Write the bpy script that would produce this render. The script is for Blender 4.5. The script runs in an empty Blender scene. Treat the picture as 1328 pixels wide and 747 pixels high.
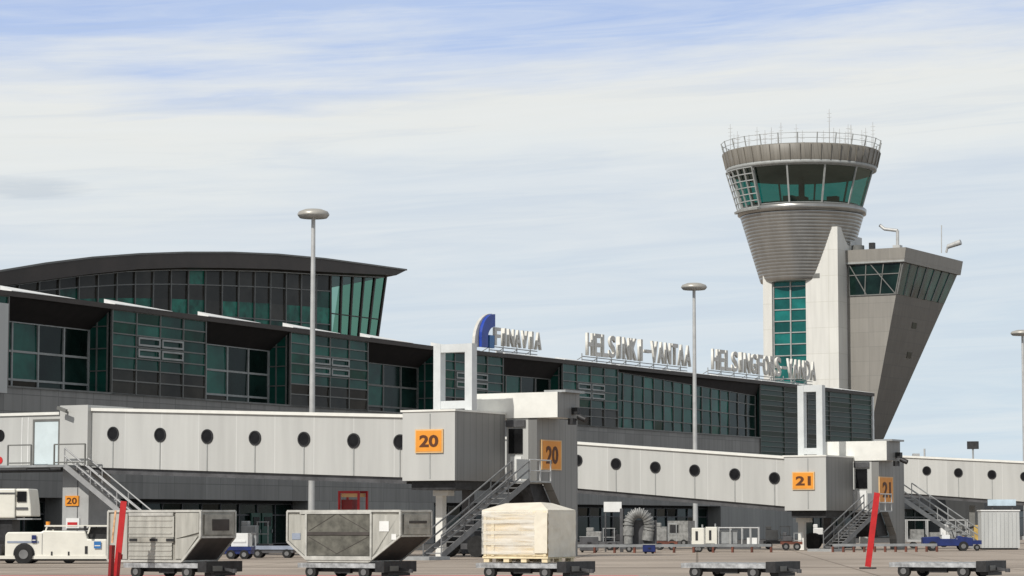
import bpy, math, random
from mathutils import Vector, Matrix
random.seed(7)
R = math.radians
sc = bpy.context.scene
COL = sc.collection

# ------------------------------------------------------------------ camera model
F = 3416.0; CX = 664.0; CY = 373.5; HOR = 678.0; H = 1.75
PITCH = math.atan((HOR - CY) / F)
A = R(-29.5)                                   # the airport grid: x' away from the terminal, y' along it
UX, UY = math.cos(A), math.sin(A)
VX, VY = -math.sin(A), math.cos(A)

def ray(px, py):
    x = (px - CX) / F; y = (CY - py) / F
    return Vector((x, math.cos(PITCH) - y * math.sin(PITCH), math.sin(PITCH) + y * math.cos(PITCH)))
def to_uv(p): return (p[0] * UX + p[1] * UY, p[0] * VX + p[1] * VY, p[2])
def to_w(u, v, z=0): return Vector((u * UX + v * VX, u * UY + v * VY, z))
def pd(px, py, D):                              # grid coordinates of a pixel at depth D
    r = ray(px, py); t = D / r[1]
    return to_uv((r[0] * t, D, H + r[2] * t))
def pu(px, py, u):                              # ... on the plane u
    r = ray(px, py); a = to_uv(r); t = u / a[0]
    return (u, a[1] * t, H + r[2] * t)
def pv(px, py, v):                              # ... on the plane v
    r = ray(px, py); a = to_uv(r); t = v / a[1]
    return (a[0] * t, v, H + r[2] * t)
def pg(px, py, z=0.0):
    r = ray(px, py); t = (z - H) / r[2]
    return to_uv((r[0] * t, r[1] * t, z))

# ------------------------------------------------------------------ materials
def nt(name):
    m = bpy.data.materials.new(name); m.use_nodes = True
    t = m.node_tree; t.nodes.clear()
    return m, t, t.nodes, t.links
def mat(name, col, rough=.6, metal=0., var=.15, scale=1.5, bump=0., spec=.5, streak=False, col2=None, island=0.):
    m, t, N, L = nt(name)
    out = N.new('ShaderNodeOutputMaterial'); b = N.new('ShaderNodeBsdfPrincipled'); L.new(b.outputs[0], out.inputs[0])
    b.inputs['Roughness'].default_value = rough; b.inputs['Metallic'].default_value = metal
    b.inputs['Specular IOR Level'].default_value = spec
    tc = N.new('ShaderNodeTexCoord'); mp = N.new('ShaderNodeMapping'); L.new(tc.outputs['Object'], mp.inputs[0])
    if streak: mp.inputs['Scale'].default_value = (1, 1, .12)
    n = N.new('ShaderNodeTexNoise'); n.inputs['Scale'].default_value = scale; n.inputs['Detail'].default_value = 6; n.inputs['Roughness'].default_value = .6
    L.new(mp.outputs[0], n.inputs[0])
    rp = N.new('ShaderNodeValToRGB')
    c2 = col2 or tuple(c * (1 - 2 * var) for c in col); c1 = tuple(min(1, c * (1 + var)) for c in col)
    rp.color_ramp.elements[0].position = .3; rp.color_ramp.elements[1].position = .68
    rp.color_ramp.elements[0].color = (*c2, 1); rp.color_ramp.elements[1].color = (*c1, 1)
    L.new(n.outputs['Fac'], rp.inputs[0])
    src = rp.outputs[0]
    if island:
        g = N.new('ShaderNodeNewGeometry'); mr = N.new('ShaderNodeMapRange')
        mr.inputs['To Min'].default_value = 1 - island; mr.inputs['To Max'].default_value = 1 + island
        L.new(g.outputs['Random Per Island'], mr.inputs[0])
        vm = N.new('ShaderNodeVectorMath'); vm.operation = 'SCALE'
        L.new(src, vm.inputs[0]); L.new(mr.outputs[0], vm.inputs['Scale']); src = vm.outputs[0]
    L.new(src, b.inputs['Base Color'])
    if bump:
        bp = N.new('ShaderNodeBump'); bp.inputs['Strength'].default_value = bump; bp.inputs['Distance'].default_value = .05
        L.new(n.outputs['Fac'], bp.inputs['Height']); L.new(bp.outputs[0], b.inputs['Normal'])
    return m
def panel_mat(name, col, pw, ph, joint, rough=.5, swap='yz', jw=.03, tone=.12, streaks=.12, metal=0., off=0.):
    """cladding panels with joints, from a brick texture laid on the wall's own plane"""
    m, t, N, L = nt(name)
    out = N.new('ShaderNodeOutputMaterial'); b = N.new('ShaderNodeBsdfPrincipled'); L.new(b.outputs[0], out.inputs[0])
    b.inputs['Roughness'].default_value = rough; b.inputs['Metallic'].default_value = metal
    tc = N.new('ShaderNodeTexCoord'); s = N.new('ShaderNodeSeparateXYZ'); L.new(tc.outputs['Object'], s.inputs[0])
    c = N.new('ShaderNodeCombineXYZ'); L.new(s.outputs['XYZ'.index(swap[0].upper())], c.inputs[0]); L.new(s.outputs['XYZ'.index(swap[1].upper())], c.inputs[1])
    br = N.new('ShaderNodeTexBrick'); br.offset = off; br.inputs['Scale'].default_value = 1
    br.inputs['Brick Width'].default_value = pw; br.inputs['Row Height'].default_value = ph; br.inputs['Mortar Size'].default_value = jw
    br.inputs['Mortar Smooth'].default_value = .2
    br.inputs['Color1'].default_value = (*[x * (1 - tone) for x in col], 1); br.inputs['Color2'].default_value = (*[min(1, x * (1 + tone)) for x in col], 1)
    br.inputs['Mortar'].default_value = (*joint, 1)
    L.new(c.outputs[0], br.inputs[0])
    mp = N.new('ShaderNodeMapping'); mp.inputs['Scale'].default_value = (1.2, 1.2, .1); L.new(tc.outputs['Object'], mp.inputs[0])
    n = N.new('ShaderNodeTexNoise'); n.inputs['Scale'].default_value = 1.7; n.inputs['Detail'].default_value = 5; L.new(mp.outputs[0], n.inputs[0])
    mr = N.new('ShaderNodeMapRange'); mr.inputs['From Min'].default_value = .3; mr.inputs['From Max'].default_value = .7
    mr.inputs['To Min'].default_value = 1 - streaks; mr.inputs['To Max'].default_value = 1 + streaks; L.new(n.outputs['Fac'], mr.inputs[0])
    vm = N.new('ShaderNodeVectorMath'); vm.operation = 'SCALE'; L.new(br.outputs['Color'], vm.inputs[0]); L.new(mr.outputs[0], vm.inputs['Scale'])
    L.new(vm.outputs[0], b.inputs['Base Color'])
    return m
def glass_mat(name, tint, refl=.12, rough=.03):
    m, t, N, L = nt(name)
    out = N.new('ShaderNodeOutputMaterial'); mx = N.new('ShaderNodeMixShader'); tr = N.new('ShaderNodeBsdfTransparent'); gl = N.new('ShaderNodeBsdfGlossy')
    tr.inputs[0].default_value = (*tint, 1); gl.inputs[0].default_value = (.8, .95, .9, 1); gl.inputs['Roughness'].default_value = rough
    fr = N.new('ShaderNodeFresnel'); ge = N.new('ShaderNodeNewGeometry'); io = N.new('ShaderNodeMapRange'); io.inputs['To Min'].default_value = 1.45; io.inputs['To Max'].default_value = 1 / 1.45
    L.new(ge.outputs['Backfacing'], io.inputs[0]); L.new(io.outputs[0], fr.inputs[0])
    ad = N.new('ShaderNodeMath'); ad.operation = 'ADD'; ad.inputs[1].default_value = refl - .05; ad.use_clamp = True
    L.new(fr.outputs[0], ad.inputs[0]); L.new(ad.outputs[0], mx.inputs[0]); L.new(tr.outputs[0], mx.inputs[1]); L.new(gl.outputs[0], mx.inputs[2]); L.new(mx.outputs[0], out.inputs[0])
    return m

M = {}
M['glass'] = mat('green_glazing', (.012, .078, .058), .12, var=.35, scale=.3, spec=.2, island=.5, col2=(.008, .030, .024))
M['glass_brown'] = mat('brown_grey_glazing', (.040, .036, .030), .2, var=.3, scale=.3, spec=.15, island=.35)
M['glass_dark'] = mat('dark_glazing', (.008, .022, .018), .12, var=.4, scale=.3, spec=.18, island=.5)
M['glass_slat'] = mat('slatted_glazing', (.016, .052, .038), .3, var=.3, scale=.06, spec=.1, island=.25, col2=(.038, .037, .032))
M['mullion'] = mat('grey_metal_profile', (.16, .16, .15), .5, var=.1)
M['mullion_light'] = mat('pale_metal_profile', (.34, .35, .34), .5, var=.1)
M['soffit'] = mat('dark_brown_soffit', (.016, .012, .011), .8, var=.2)
M['roof_dark'] = mat('dark_roof_metal', (.046, .035, .028), .55, var=.15, scale=.4)
M['white_trim'] = mat('white_coping', (.8, .8, .78), .4, var=.05)
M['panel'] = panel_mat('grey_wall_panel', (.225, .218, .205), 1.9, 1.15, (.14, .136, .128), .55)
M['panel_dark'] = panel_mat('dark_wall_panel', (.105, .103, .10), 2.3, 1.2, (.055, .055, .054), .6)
M['panel_pale'] = panel_mat('pale_wall_panel', (.26, .255, .24), 4, 8, (.15, .15, .15), .6)
M['black'] = mat('black_void', (.007, .0075, .007), .7, var=.3)
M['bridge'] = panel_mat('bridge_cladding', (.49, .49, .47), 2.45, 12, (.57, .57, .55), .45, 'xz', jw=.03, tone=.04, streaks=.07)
M['bridge_shade_side'] = panel_mat('bridge_shaded_end_cladding', (.235, .232, .222), .62, 14, (.17, .17, .165), .5, 'yz', jw=.035, tone=.05, streaks=.10)  # darker than the front cladding: shade of the unlit ends in the colour
M['bridge_plain'] = mat('bridge_plain_cladding', (.50, .50, .48), .45, var=.05, scale=.8, streak=True)
M['bridge_trim'] = mat('bridge_roof_trim', (.78, .77, .72), .4, var=.04)
M['steel'] = mat('galvanised_steel', (.36, .37, .37), .45, .2, var=.15)
M['steel_shaded'] = mat('shaded_stair_steel', (.20, .20, .20), .5, .2, var=.2)  # steel colour darkened so the stairs read as standing in shade
M['steel_dark'] = mat('dark_steel', (.10, .10, .105), .5, .2, var=.2)
M['orange'] = mat('orange_sign_face', (.78, .30, .03), .5, var=.05)
M['brown'] = mat('dark_brown_numeral', (.10, .03, .006), .6, var=.1)
M['sign_edge'] = mat('pale_orange_sign_edge', (.75, .48, .22), .5, var=.05)
M['ceil'] = mat('cab_ceiling', (.02, .022, .022), .8)
M['cone'] = mat('tower_metal_cladding', (.34, .335, .32), .30, .75, var=.08, scale=.7, streak=True)
M['cone_band'] = panel_mat('tower_rim_cladding', (.19, .175, .15), .5, 9, (.14, .13, .11), .5, 'xz', streaks=.1)
M['concrete'] = panel_mat('white_concrete', (.64, .63, .59), 5.6, 3.4, (.56, .55, .50), .7, 'xz', jw=.05, tone=.03, streaks=.06)
M['annex_shade_side'] = panel_mat('annex_shaded_side_cladding', (.125, .115, .10), 3.2, 1.6, (.10, .095, .085), .45, 'yz', jw=.05, tone=.06, metal=.3, streaks=.1)  # shade of the annex's right face worked into a darker colour
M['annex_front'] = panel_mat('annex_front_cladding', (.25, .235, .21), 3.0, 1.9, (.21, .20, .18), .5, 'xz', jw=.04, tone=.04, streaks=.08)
M['tglass'] = glass_mat('cab_glass', (.10, .38, .345), .10)
M['hglass'] = glass_mat('hall_glass', (.25, .45, .35), .08)
M['letter'] = mat('white_letter_face', (.62, .60, .56), .5, var=.08)
M['letter_lit_side'] = mat('sunlit_letter_side', (.72, .70, .64), .5, var=.08)  # lighter than the letter faces: sunlight on the sides put into the colour
M['logo_blue'] = mat('blue_logo_face', (.018, .06, .38), .35, var=.1)
M['logo_blue2'] = mat('light_blue_logo_face', (.03, .16, .42), .35, var=.1)
M['pole'] = mat('galvanised_mast', (.52, .52, .51), .45, .2, var=.08)
M['lamp'] = mat('mast_lamp_housing', (.44, .42, .38), .4, .3, var=.1)
M['lens'] = mat('lamp_lens', (.5, .5, .48), .3, var=.1)
M['alu'] = mat('aluminium_container_panel', (.48, .47, .425), .5, .25, var=.12, scale=5, streak=True)
M['alu_frame'] = mat('aluminium_container_frame', (.56, .55, .51), .5, .2, var=.15, scale=3)
M['alu_dark'] = mat('grimy_container_curtain', (.13, .125, .105), .75, 0, var=.3, scale=2.5)
M['alu_side'] = mat('container_side_panel', (.40, .385, .34), .55, .15, var=.22, scale=2)
M['under'] = mat('dark_trim_and_underside_shade', (.07, .06, .055), .8, var=.2)  # dark trim colour, also the shade painted under container overhangs
M['black_paint'] = mat('worn_black_paint', (.022, .022, .024), .55, var=.4, scale=4)
M['rubber'] = mat('tyre_rubber', (.018, .018, .018), .85, var=.3, scale=5)
M['rim'] = mat('grey_wheel_rim', (.2, .2, .2), .5, .3)
M['white_paint'] = mat('off_white_vehicle_paint', (.76, .74, .66), .35, var=.05, scale=1.2)
M['window'] = mat('dark_cab_window', (.012, .012, .013), .25, var=.3, spec=.2)
M['red'] = mat('red_pole_paint', (.55, .02, .022), .45, var=.12, scale=3)
M['red_dark'] = mat('dark_red_paint', (.25, .012, .012), .5, var=.15)
M['reflect'] = mat('orange_white_reflector', (.8, .45, .25), .4, var=.3, scale=6)
M['wood'] = mat('pale_crate_wood', (.84, .72, .50), .6, var=.10, scale=1.8, col2=(.74, .57, .33))
M['wood_edge'] = mat('crate_batten_wood', (.85, .72, .48), .7, var=.1, scale=3)
M['film'] = mat('plastic_wrap', (.78, .72, .60), .35, var=.06, scale=2.2, bump=.3)
M['blue_dark'] = mat('navy_vehicle_paint', (.012, .025, .13), .4, var=.2)
M['blue_pale'] = mat('grey_blue_tray', (.30, .34, .42), .4, var=.15)
M['yellow'] = mat('yellow_machine_paint', (.62, .42, .12), .5, var=.2)
M['duct'] = mat('silver_duct_fabric', (.27, .27, .26), .5, var=.25, scale=4)
M['green_door'] = mat('dark_green_door', (.012, .075, .050), .4, var=.2)
M['sky_panel'] = mat('pale_blue_sign', (.55, .68, .78), .4, var=.1)
M['rust'] = mat('rusty_red_steel', (.16, .05, .03), .7, var=.3)
M['road_red'] = mat('faded_red_paint', (.52, .11, .10), .8, var=.25, scale=3, col2=(.42, .19, .15))

# ------------------------------------------------------------------ mesh helpers
class MB:
    def __init__(s): s.v = []; s.f = []; s.mi = []; s.sm = []
    def add(s, vs, fs, mi=0, smooth=False):
        o = len(s.v); s.v += [tuple(x) for x in vs]
        for f in fs: s.f.append(tuple(i + o for i in f)); s.mi.append(mi); s.sm.append(smooth)
        return s
    def box(s, x0, x1, y0, y1, z0, z1, mi=0):
        x0, x1 = sorted((x0, x1)); y0, y1 = sorted((y0, y1)); z0, z1 = sorted((z0, z1))
        return s.add([(x0, y0, z0), (x1, y0, z0), (x1, y1, z0), (x0, y1, z0), (x0, y0, z1), (x1, y0, z1), (x1, y1, z1), (x0, y1, z1)],
                     [(0, 3, 2, 1), (4, 5, 6, 7), (0, 1, 5, 4), (1, 2, 6, 5), (2, 3, 7, 6), (3, 0, 4, 7)], mi)
    def hexa(s, b, t, mi=0):                    # bottom quad, top quad (ccw from above)
        return s.add(list(b) + list(t), [(0, 3, 2, 1), (4, 5, 6, 7), (0, 1, 5, 4), (1, 2, 6, 5), (2, 3, 7, 6), (3, 0, 4, 7)], mi)
    def prism_y(s, poly, y0, y1, mi=0):         # poly of (x,z)
        n = len(poly); a = sum(poly[i][0] * poly[(i + 1) % n][1] - poly[(i + 1) % n][0] * poly[i][1] for i in range(n))
        if a < 0: poly = poly[::-1]
        vs = [(x, y0, z) for x, z in poly] + [(x, y1, z) for x, z in poly]
        return s.add(vs, [tuple(range(n)), tuple(range(2 * n - 1, n - 1, -1))] + [(i, i + n, (i + 1) % n + n, (i + 1) % n) for i in range(n)], mi)
    def prism_x(s, poly, x0, x1, mi=0):         # poly of (y,z)
        n = len(poly); a = sum(poly[i][0] * poly[(i + 1) % n][1] - poly[(i + 1) % n][0] * poly[i][1] for i in range(n))
        if a < 0: poly = poly[::-1]
        vs = [(x1, y, z) for y, z in poly] + [(x0, y, z) for y, z in poly]
        return s.add(vs, [tuple(range(n)), tuple(range(2 * n - 1, n - 1, -1))] + [(i, i + n, (i + 1) % n + n, (i + 1) % n) for i in range(n)], mi)
    def tube(s, p0, p1, r, n=8, r1=None, mi=0, smooth=True):
        p0 = Vector(p0); p1 = Vector(p1); d = (p1 - p0).normalized(); r1 = r if r1 is None else r1
        a = d.orthogonal().normalized(); b = d.cross(a)
        vs = [p0 + (a * math.cos(2 * math.pi * i / n) + b * math.sin(2 * math.pi * i / n)) * r for i in range(n)]
        vs += [p1 + (a * math.cos(2 * math.pi * i / n) + b * math.sin(2 * math.pi * i / n)) * r1 for i in range(n)]
        s.add(vs, [(i, (i + 1) % n, (i + 1) % n + n, i + n) for i in range(n)], mi, smooth)
        s.add(vs, [tuple(range(n - 1, -1, -1)), tuple(range(n, 2 * n))], mi); return s
    def path(s, pts, r, n=8, mi=0):
        for a, b in zip(pts, pts[1:]): s.tube(a, b, r, n, mi=mi)
        return s
    def bar(s, p0, p1, w, h, mi=0):             # square bar, w sideways (horizontal), h the other way
        p0 = Vector(p0); p1 = Vector(p1); d = (p1 - p0).normalized()
        a = d.cross(Vector((0, 0, 1)))
        a = Vector((1, 0, 0)) if a.length < 1e-3 else a.normalized()
        b = a.cross(d); vs = []
        for p in (p0, p1):
            for i, j in ((-1, -1), (1, -1), (1, 1), (-1, 1)): vs.append(p + a * i * w / 2 + b * j * h / 2)
        return s.add(vs, [(0, 1, 2, 3), (7, 6, 5, 4), (0, 4, 5, 1), (1, 5, 6, 2), (2, 6, 7, 3), (3, 7, 4, 0)], mi)
    def lathe(s, prof, n=64, c=(0, 0), mi=0, a0=0., a1=2 * math.pi, smooth=True):
        full = abs(a1 - a0 - 2 * math.pi) < 1e-6; k = n if full else n + 1
        vs = [(c[0] + r * math.cos(a0 + (a1 - a0) * i / n), c[1] + r * math.sin(a0 + (a1 - a0) * i / n), z) for r, z in prof for i in range(k)]
        fs = [(j * k + i, j * k + (i + 1) % k, (j + 1) * k + (i + 1) % k, (j + 1) * k + i) for j in range(len(prof) - 1) for i in range(n)]
        return s.add(vs, fs, mi, smooth)
    def disc(s, c, n, r, th, k=20, mi=0):
        n = Vector(n).normalized(); c = Vector(c); return s.tube(c, c + n * th, r, k, mi=mi, smooth=False)
    def build(s, name, mats, parent=None, smooth=None):
        mats = mats if isinstance(mats, (list, tuple)) else [mats]
        me = bpy.data.meshes.new(name); o = (0, 0, 0)
        if parent is not None: o = ORG.get(root_of(parent).name, (0, 0, 0))
        me.from_pydata([(a - o[0], b - o[1], c - o[2]) for a, b, c in s.v], [], s.f)
        for m in mats: me.materials.append(m if not isinstance(m, str) else M[m])
        for p, mi, sm in zip(me.polygons, s.mi, s.sm): p.material_index = mi; p.use_smooth = sm
        me.update(); ob = bpy.data.objects.new(name, me); COL.objects.link(ob); ob.parent = parent
        return ob
ORG = {}
def root_of(o):
    while o.parent is not None: o = o.parent
    return o
def props(o, label, cat, group=None, kind=None):
    if label: o['label'] = label
    if cat: o['category'] = cat
    if group: o['group'] = group
    if kind: o['kind'] = kind
    return o
def thing(name, label, cat, o, group=None, absolute=True, rot=None):
    """Empty at grid point o; its parts are given in grid coordinates (absolute) or in its own"""
    e = bpy.data.objects.new(name, None); COL.objects.link(e); e.empty_display_size = .5
    e.location = to_w(*o); e.rotation_euler = (0, 0, A if rot is None else rot)
    ORG[e.name] = tuple(o) if absolute else (0, 0, 0)
    return props(e, label, cat, group)
def copy_tree(o, parent=None):
    c = o.copy(); COL.objects.link(c); c.parent = parent
    for ch in list(o.children): copy_tree(ch, c)
    return c
def text_mesh(body, size, extrude, bold=.0):
    cu = bpy.data.curves.new('t', 'FONT'); cu.body = body; cu.size = size; cu.extrude = extrude; cu.offset = bold; cu.resolution_u = 3
    ob = bpy.data.objects.new('t', cu); COL.objects.link(ob); bpy.context.view_layer.update()
    me = bpy.data.meshes.new_from_object(ob.evaluated_get(bpy.context.evaluated_depsgraph_get()))
    bpy.data.objects.remove(ob); bpy.data.curves.remove(cu)
    return me
def glyph(body, name, parent, u, v0, v1, z0, z1, mats, extrude=.1, bold=.02, plane='u'):
    """lettering fitted into a box on a wall; plane 'u': faces +u and reads along +v; plane 'v': faces -v, reads along +u"""
    me = text_mesh(body, 1, 1, bold)
    xs = [p.co.x for p in me.vertices]; ys = [p.co.y for p in me.vertices]
    x0, x1, y0, y1 = min(xs), max(xs), min(ys), max(ys); o = ORG.get(root_of(parent).name)
    for p in me.vertices:
        a = v0 + (p.co.x - x0) / (x1 - x0) * (v1 - v0); z = z0 + (p.co.y - y0) / (y1 - y0) * (z1 - z0); e = p.co.z * extrude
        p.co = (u + e - o[0], a - o[1], z - o[2]) if plane == 'u' else (a - o[0], u - e - o[1], z - o[2])
    me.name = name
    for m in mats: me.materials.append(M[m])
    me.update()
    if len(mats) > 1:
        for p in me.polygons:
            k = p.normal.x if plane == 'u' else -p.normal.y
            p.material_index = 0 if abs(k) > .7 else 1
    ob = bpy.data.objects.new(name, me); COL.objects.link(ob); ob.parent = parent
    return ob

# ------------------------------------------------------------------ ground
g = MB(); S = 3000
nx = 2; g.add([(-S, -300, 0), (S, -300, 0), (S, 6000, 0), (-S, 6000, 0)], [(0, 1, 2, 3)])
m, t, N, L = nt('apron_concrete')
out = N.new('ShaderNodeOutputMaterial'); b = N.new('ShaderNodeBsdfPrincipled'); L.new(b.outputs[0], out.inputs[0]); b.inputs['Roughness'].default_value = .85
tc = N.new('ShaderNodeTexCoord'); n1 = N.new('ShaderNodeTexNoise'); n1.inputs['Scale'].default_value = .12; n1.inputs['Detail'].default_value = 8; L.new(tc.outputs['Object'], n1.inputs[0])
n2 = N.new('ShaderNodeTexNoise'); n2.inputs['Scale'].default_value = 3; n2.inputs['Detail'].default_value = 6
mp = N.new('ShaderNodeMapping'); mp.inputs['Scale'].default_value = (.15, 1, 1); L.new(tc.outputs['Object'], mp.inputs[0]); L.new(mp.outputs[0], n2.inputs[0])
r1 = N.new('ShaderNodeValToRGB'); r1.color_ramp.elements[0].position = .35; r1.color_ramp.elements[1].position = .65
r1.color_ramp.elements[0].color = (.29, .24, .195, 1); r1.color_ramp.elements[1].color = (.41, .345, .285, 1); L.new(n1.outputs['Fac'], r1.inputs[0])
mr = N.new('ShaderNodeMapRange'); mr.inputs['From Min'].default_value = .3; mr.inputs['From Max'].default_value = .7; mr.inputs['To Min'].default_value = .84; mr.inputs['To Max'].default_value = 1.1; L.new(n2.outputs['Fac'], mr.inputs[0])
br = N.new('ShaderNodeTexBrick'); br.offset = 0; br.inputs['Scale'].default_value = 1; br.inputs['Brick Width'].default_value = 6; br.inputs['Row Height'].default_value = 6; br.inputs['Mortar Size'].default_value = .06
br.inputs['Color1'].default_value = (1, 1, 1, 1); br.inputs['Color2'].default_value = (.93, .93, .93, 1); br.inputs['Mortar'].default_value = (.55, .53, .5, 1)
mg = N.new('ShaderNodeMapping'); mg.inputs['Rotation'].default_value = (0, 0, R(4)); L.new(tc.outputs['Object'], mg.inputs[0]); L.new(mg.outputs[0], br.inputs[0])
v1 = N.new('ShaderNodeVectorMath'); v1.operation = 'SCALE'; L.new(r1.outputs[0], v1.inputs[0]); L.new(mr.outputs[0], v1.inputs['Scale'])
n4 = N.new('ShaderNodeTexNoise'); n4.inputs['Scale'].default_value = .35; n4.inputs['Detail'].default_value = 10; n4.inputs['Roughness'].default_value = .7; n4.inputs['Distortion'].default_value = 1.2; L.new(mp.outputs[0], n4.inputs[0])
m4 = N.new('ShaderNodeMapRange'); m4.inputs['From Min'].default_value = .56; m4.inputs['From Max'].default_value = .68; m4.inputs['To Min'].default_value = 1; m4.inputs['To Max'].default_value = .62; L.new(n4.outputs['Fac'], m4.inputs[0])
v3 = N.new('ShaderNodeVectorMath'); v3.operation = 'SCALE'; L.new(v1.outputs[0], v3.inputs[0]); L.new(m4.outputs[0], v3.inputs['Scale']); v1 = v3
v2 = N.new('ShaderNodeVectorMath'); v2.operation = 'MULTIPLY'; L.new(v1.outputs[0], v2.inputs[0]); L.new(br.outputs['Color'], v2.inputs[1]); L.new(v2.outputs[0], b.inputs['Base Color'])
M['apron'] = m
props(g.build('apron_ground', 'apron'), None, None, kind='structure')

def strip(name, pts, mt, z=.004):
    g = MB(); g.add([(*to_w(p[0], p[1])[:2], z) for p in pts], [tuple(range(len(pts)))])
    return props(g.build(name, mt), None, None, kind='structure')
M['asphalt'] = mat('service_road_asphalt', (.075, .07, .066), .9, var=.2, scale=.8)
UT = -116.0                                                        # the terminal's airside face
strip('service_road', [(-98, -40), (-88, -40), (-88, 600), (-98, 600)][::-1], 'asphalt')
strip('terminal_forecourt', [(-121, -40), (-98.3, -40), (-98.3, 600), (-121, 600)][::-1], 'asphalt')
for a, b_ in (((-4.8, 86.0), (6.5, 92.2)),):
    pass
def world_strip(name, x0, x1, y0, y1, mt, z=.005):
    g = MB(); g.add([(x0, y0, z), (x1, y0, z), (x1, y1, z), (x0, y1, z)], [(0, 1, 2, 3)])
    return props(g.build(name, mt), None, None, kind='structure')
world_strip('painted_line', -30, 4.2, 86.4, 88.4, 'road_red')
world_strip('painted_line', -40, 45, 104.0, 104.5, mat('worn_dark_seal', (.2, .16, .13), .9, var=.2))
world_strip('painted_line', -40, 45, 125.0, 125.6, M['worn_dark_seal'] if 'worn_dark_seal' in M else bpy.data.materials['worn_dark_seal'])

# ------------------------------------------------------------------ terminal
def vT(px, py=500, u=UT): return pu(px, py, u)[1]
def zT(px, py, u=UT): return pu(px, py, u)[2]
V0 = vT(145, 395); PER = (vT(985, 490) - V0) / 5.0; HALF = PER / 2
# eaves height along the building, measured at three places
ev = [(vT(x, y), zT(x, y)) for x, y in ((40, 381), (300, 415), (560, 449), (800, 474), (1060, 502))]
def eave(v):
    if v <= ev[0][0]: return ev[0][1]
    for (a, za), (b, zb) in zip(ev, ev[1:]):
        if v <= b: return za + (zb - za) * (v - a) / (b - a)
    return ev[-1][1]
VEND = vT(1131, 560); VLAST = V0 + 5 * PER; VSTART = V0 - 2 * PER
Z_G = zT(200, 514)                                                 # foot of the upper glazing
Z_L = zT(260, 648)                                                 # top of the ground floor openings
T = thing('terminal_building', 'long glass fronted terminal with stepped green glazed bays under a dark eaves line', 'building', (UT, V0, 0))
b = MB(); b.box(UT - 22, UT - 2.3, VSTART, VEND, Z_L, Z_G + 5.2); b.box(UT - 22, UT - 2.6, VSTART, VEND, 0, Z_L)
b.build('interior_core', 'black', T)
# wall panels below the glazing, and their ledge
b = MB(); b.box(UT - 2.3, UT - .02, VSTART, VLAST, Z_L, Z_G - .06); b.build('wall_panel', 'panel', T)
b = MB(); b.box(UT - 2.3, UT + .10, VSTART, VLAST, Z_G - .06, Z_G + .06); b.build('sill_ledge', 'mullion', T)

def window_bay(u, v0, v1, z0, zt0, zt1, nv, zs, gm, fm, fw=.09, par=T, name='window', extra=False, dark_cols=()):
    """panes from z0 up to a sloping head zt0..zt1; zs = relative heights of the transoms"""
    w = MB(); fr = MB(); k = len(zs) - 1
    def top(v): return zt0 + (zt1 - zt0) * (v - v0) / (v1 - v0)
    for i in range(nv):
        a = v0 + (v1 - v0) * i / nv; c = v0 + (v1 - v0) * (i + 1) / nv
        for j in range(k):
            q = [(a, z0 + (top(a) - z0) * zs[j]), (c, z0 + (top(c) - z0) * zs[j]), (c, z0 + (top(c) - z0) * zs[j + 1]), (a, z0 + (top(a) - z0) * zs[j + 1])]
            t1, t2 = random.uniform(-.02, .02), random.uniform(-.03, .03)
            ds = [-t1 - t2, t1 - t2, t1 + t2, -t1 + t2]
            w.add([(u + d, y, z) for d, (y, z) in zip(ds, q)], [(0, 1, 2, 3)], 1 if i in dark_cols else (2 if (extra and j < 2) or (nv == 4 and not extra and j == 0 and i < 2) else 0))
    w.box(u - .3, u - .1, v0, v1, z0, min(zt0, zt1), 1)
    for i in range(nv + 1):
        a = v0 + (v1 - v0) * i / nv; fr.box(u - .05, u + .12, a - fw / 2, a + fw / 2, z0, top(a))
    for j in range(k + 1):
        za = z0 + (zt0 - z0) * zs[j]; zb = z0 + (zt1 - z0) * zs[j]; h = fw / 2
        fr.hexa([(u - .04, v0, za - h), (u + .10, v0, za - h), (u + .10, v1, zb - h), (u - .04, v1, zb - h)], [(u - .04, v0, za + h), (u + .10, v0, za + h), (u + .10, v1, zb + h), (u - .04, v1, zb + h)])
    o = w.build(name, [gm, 'glass_dark', 'glass_brown'], par); fr.build('frame', fm, o)
    if extra:                                                       # the four pale opening lights in the middle of the bay
        e = MB(); dv = (v1 - v0) / nv
        for i in (1, 2):
            for j in (3, 4):
                a, c = v0 + dv * i + .12, v0 + dv * (i + 1) - .12
                y0 = z0 + (top(a) - z0) * zs[j] + .1; y1 = z0 + (top(a) - z0) * zs[j + 1] - .1
                for aa, cc, p, q in ((a, c, y0, y0 + .13), (a, c, y1 - .13, y1), (a, a + .13, y0 + .13, y1 - .13), (c - .13, c, y0 + .13, y1 - .13)):
                    e.box(u + .13, u + .2, aa, cc, p, q)
        e.build('opening_light', 'mullion_light', o)
    return o
rows = [0, .16, .30, .44, .58, .72, .86, 1]
slab_z = .35
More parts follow.
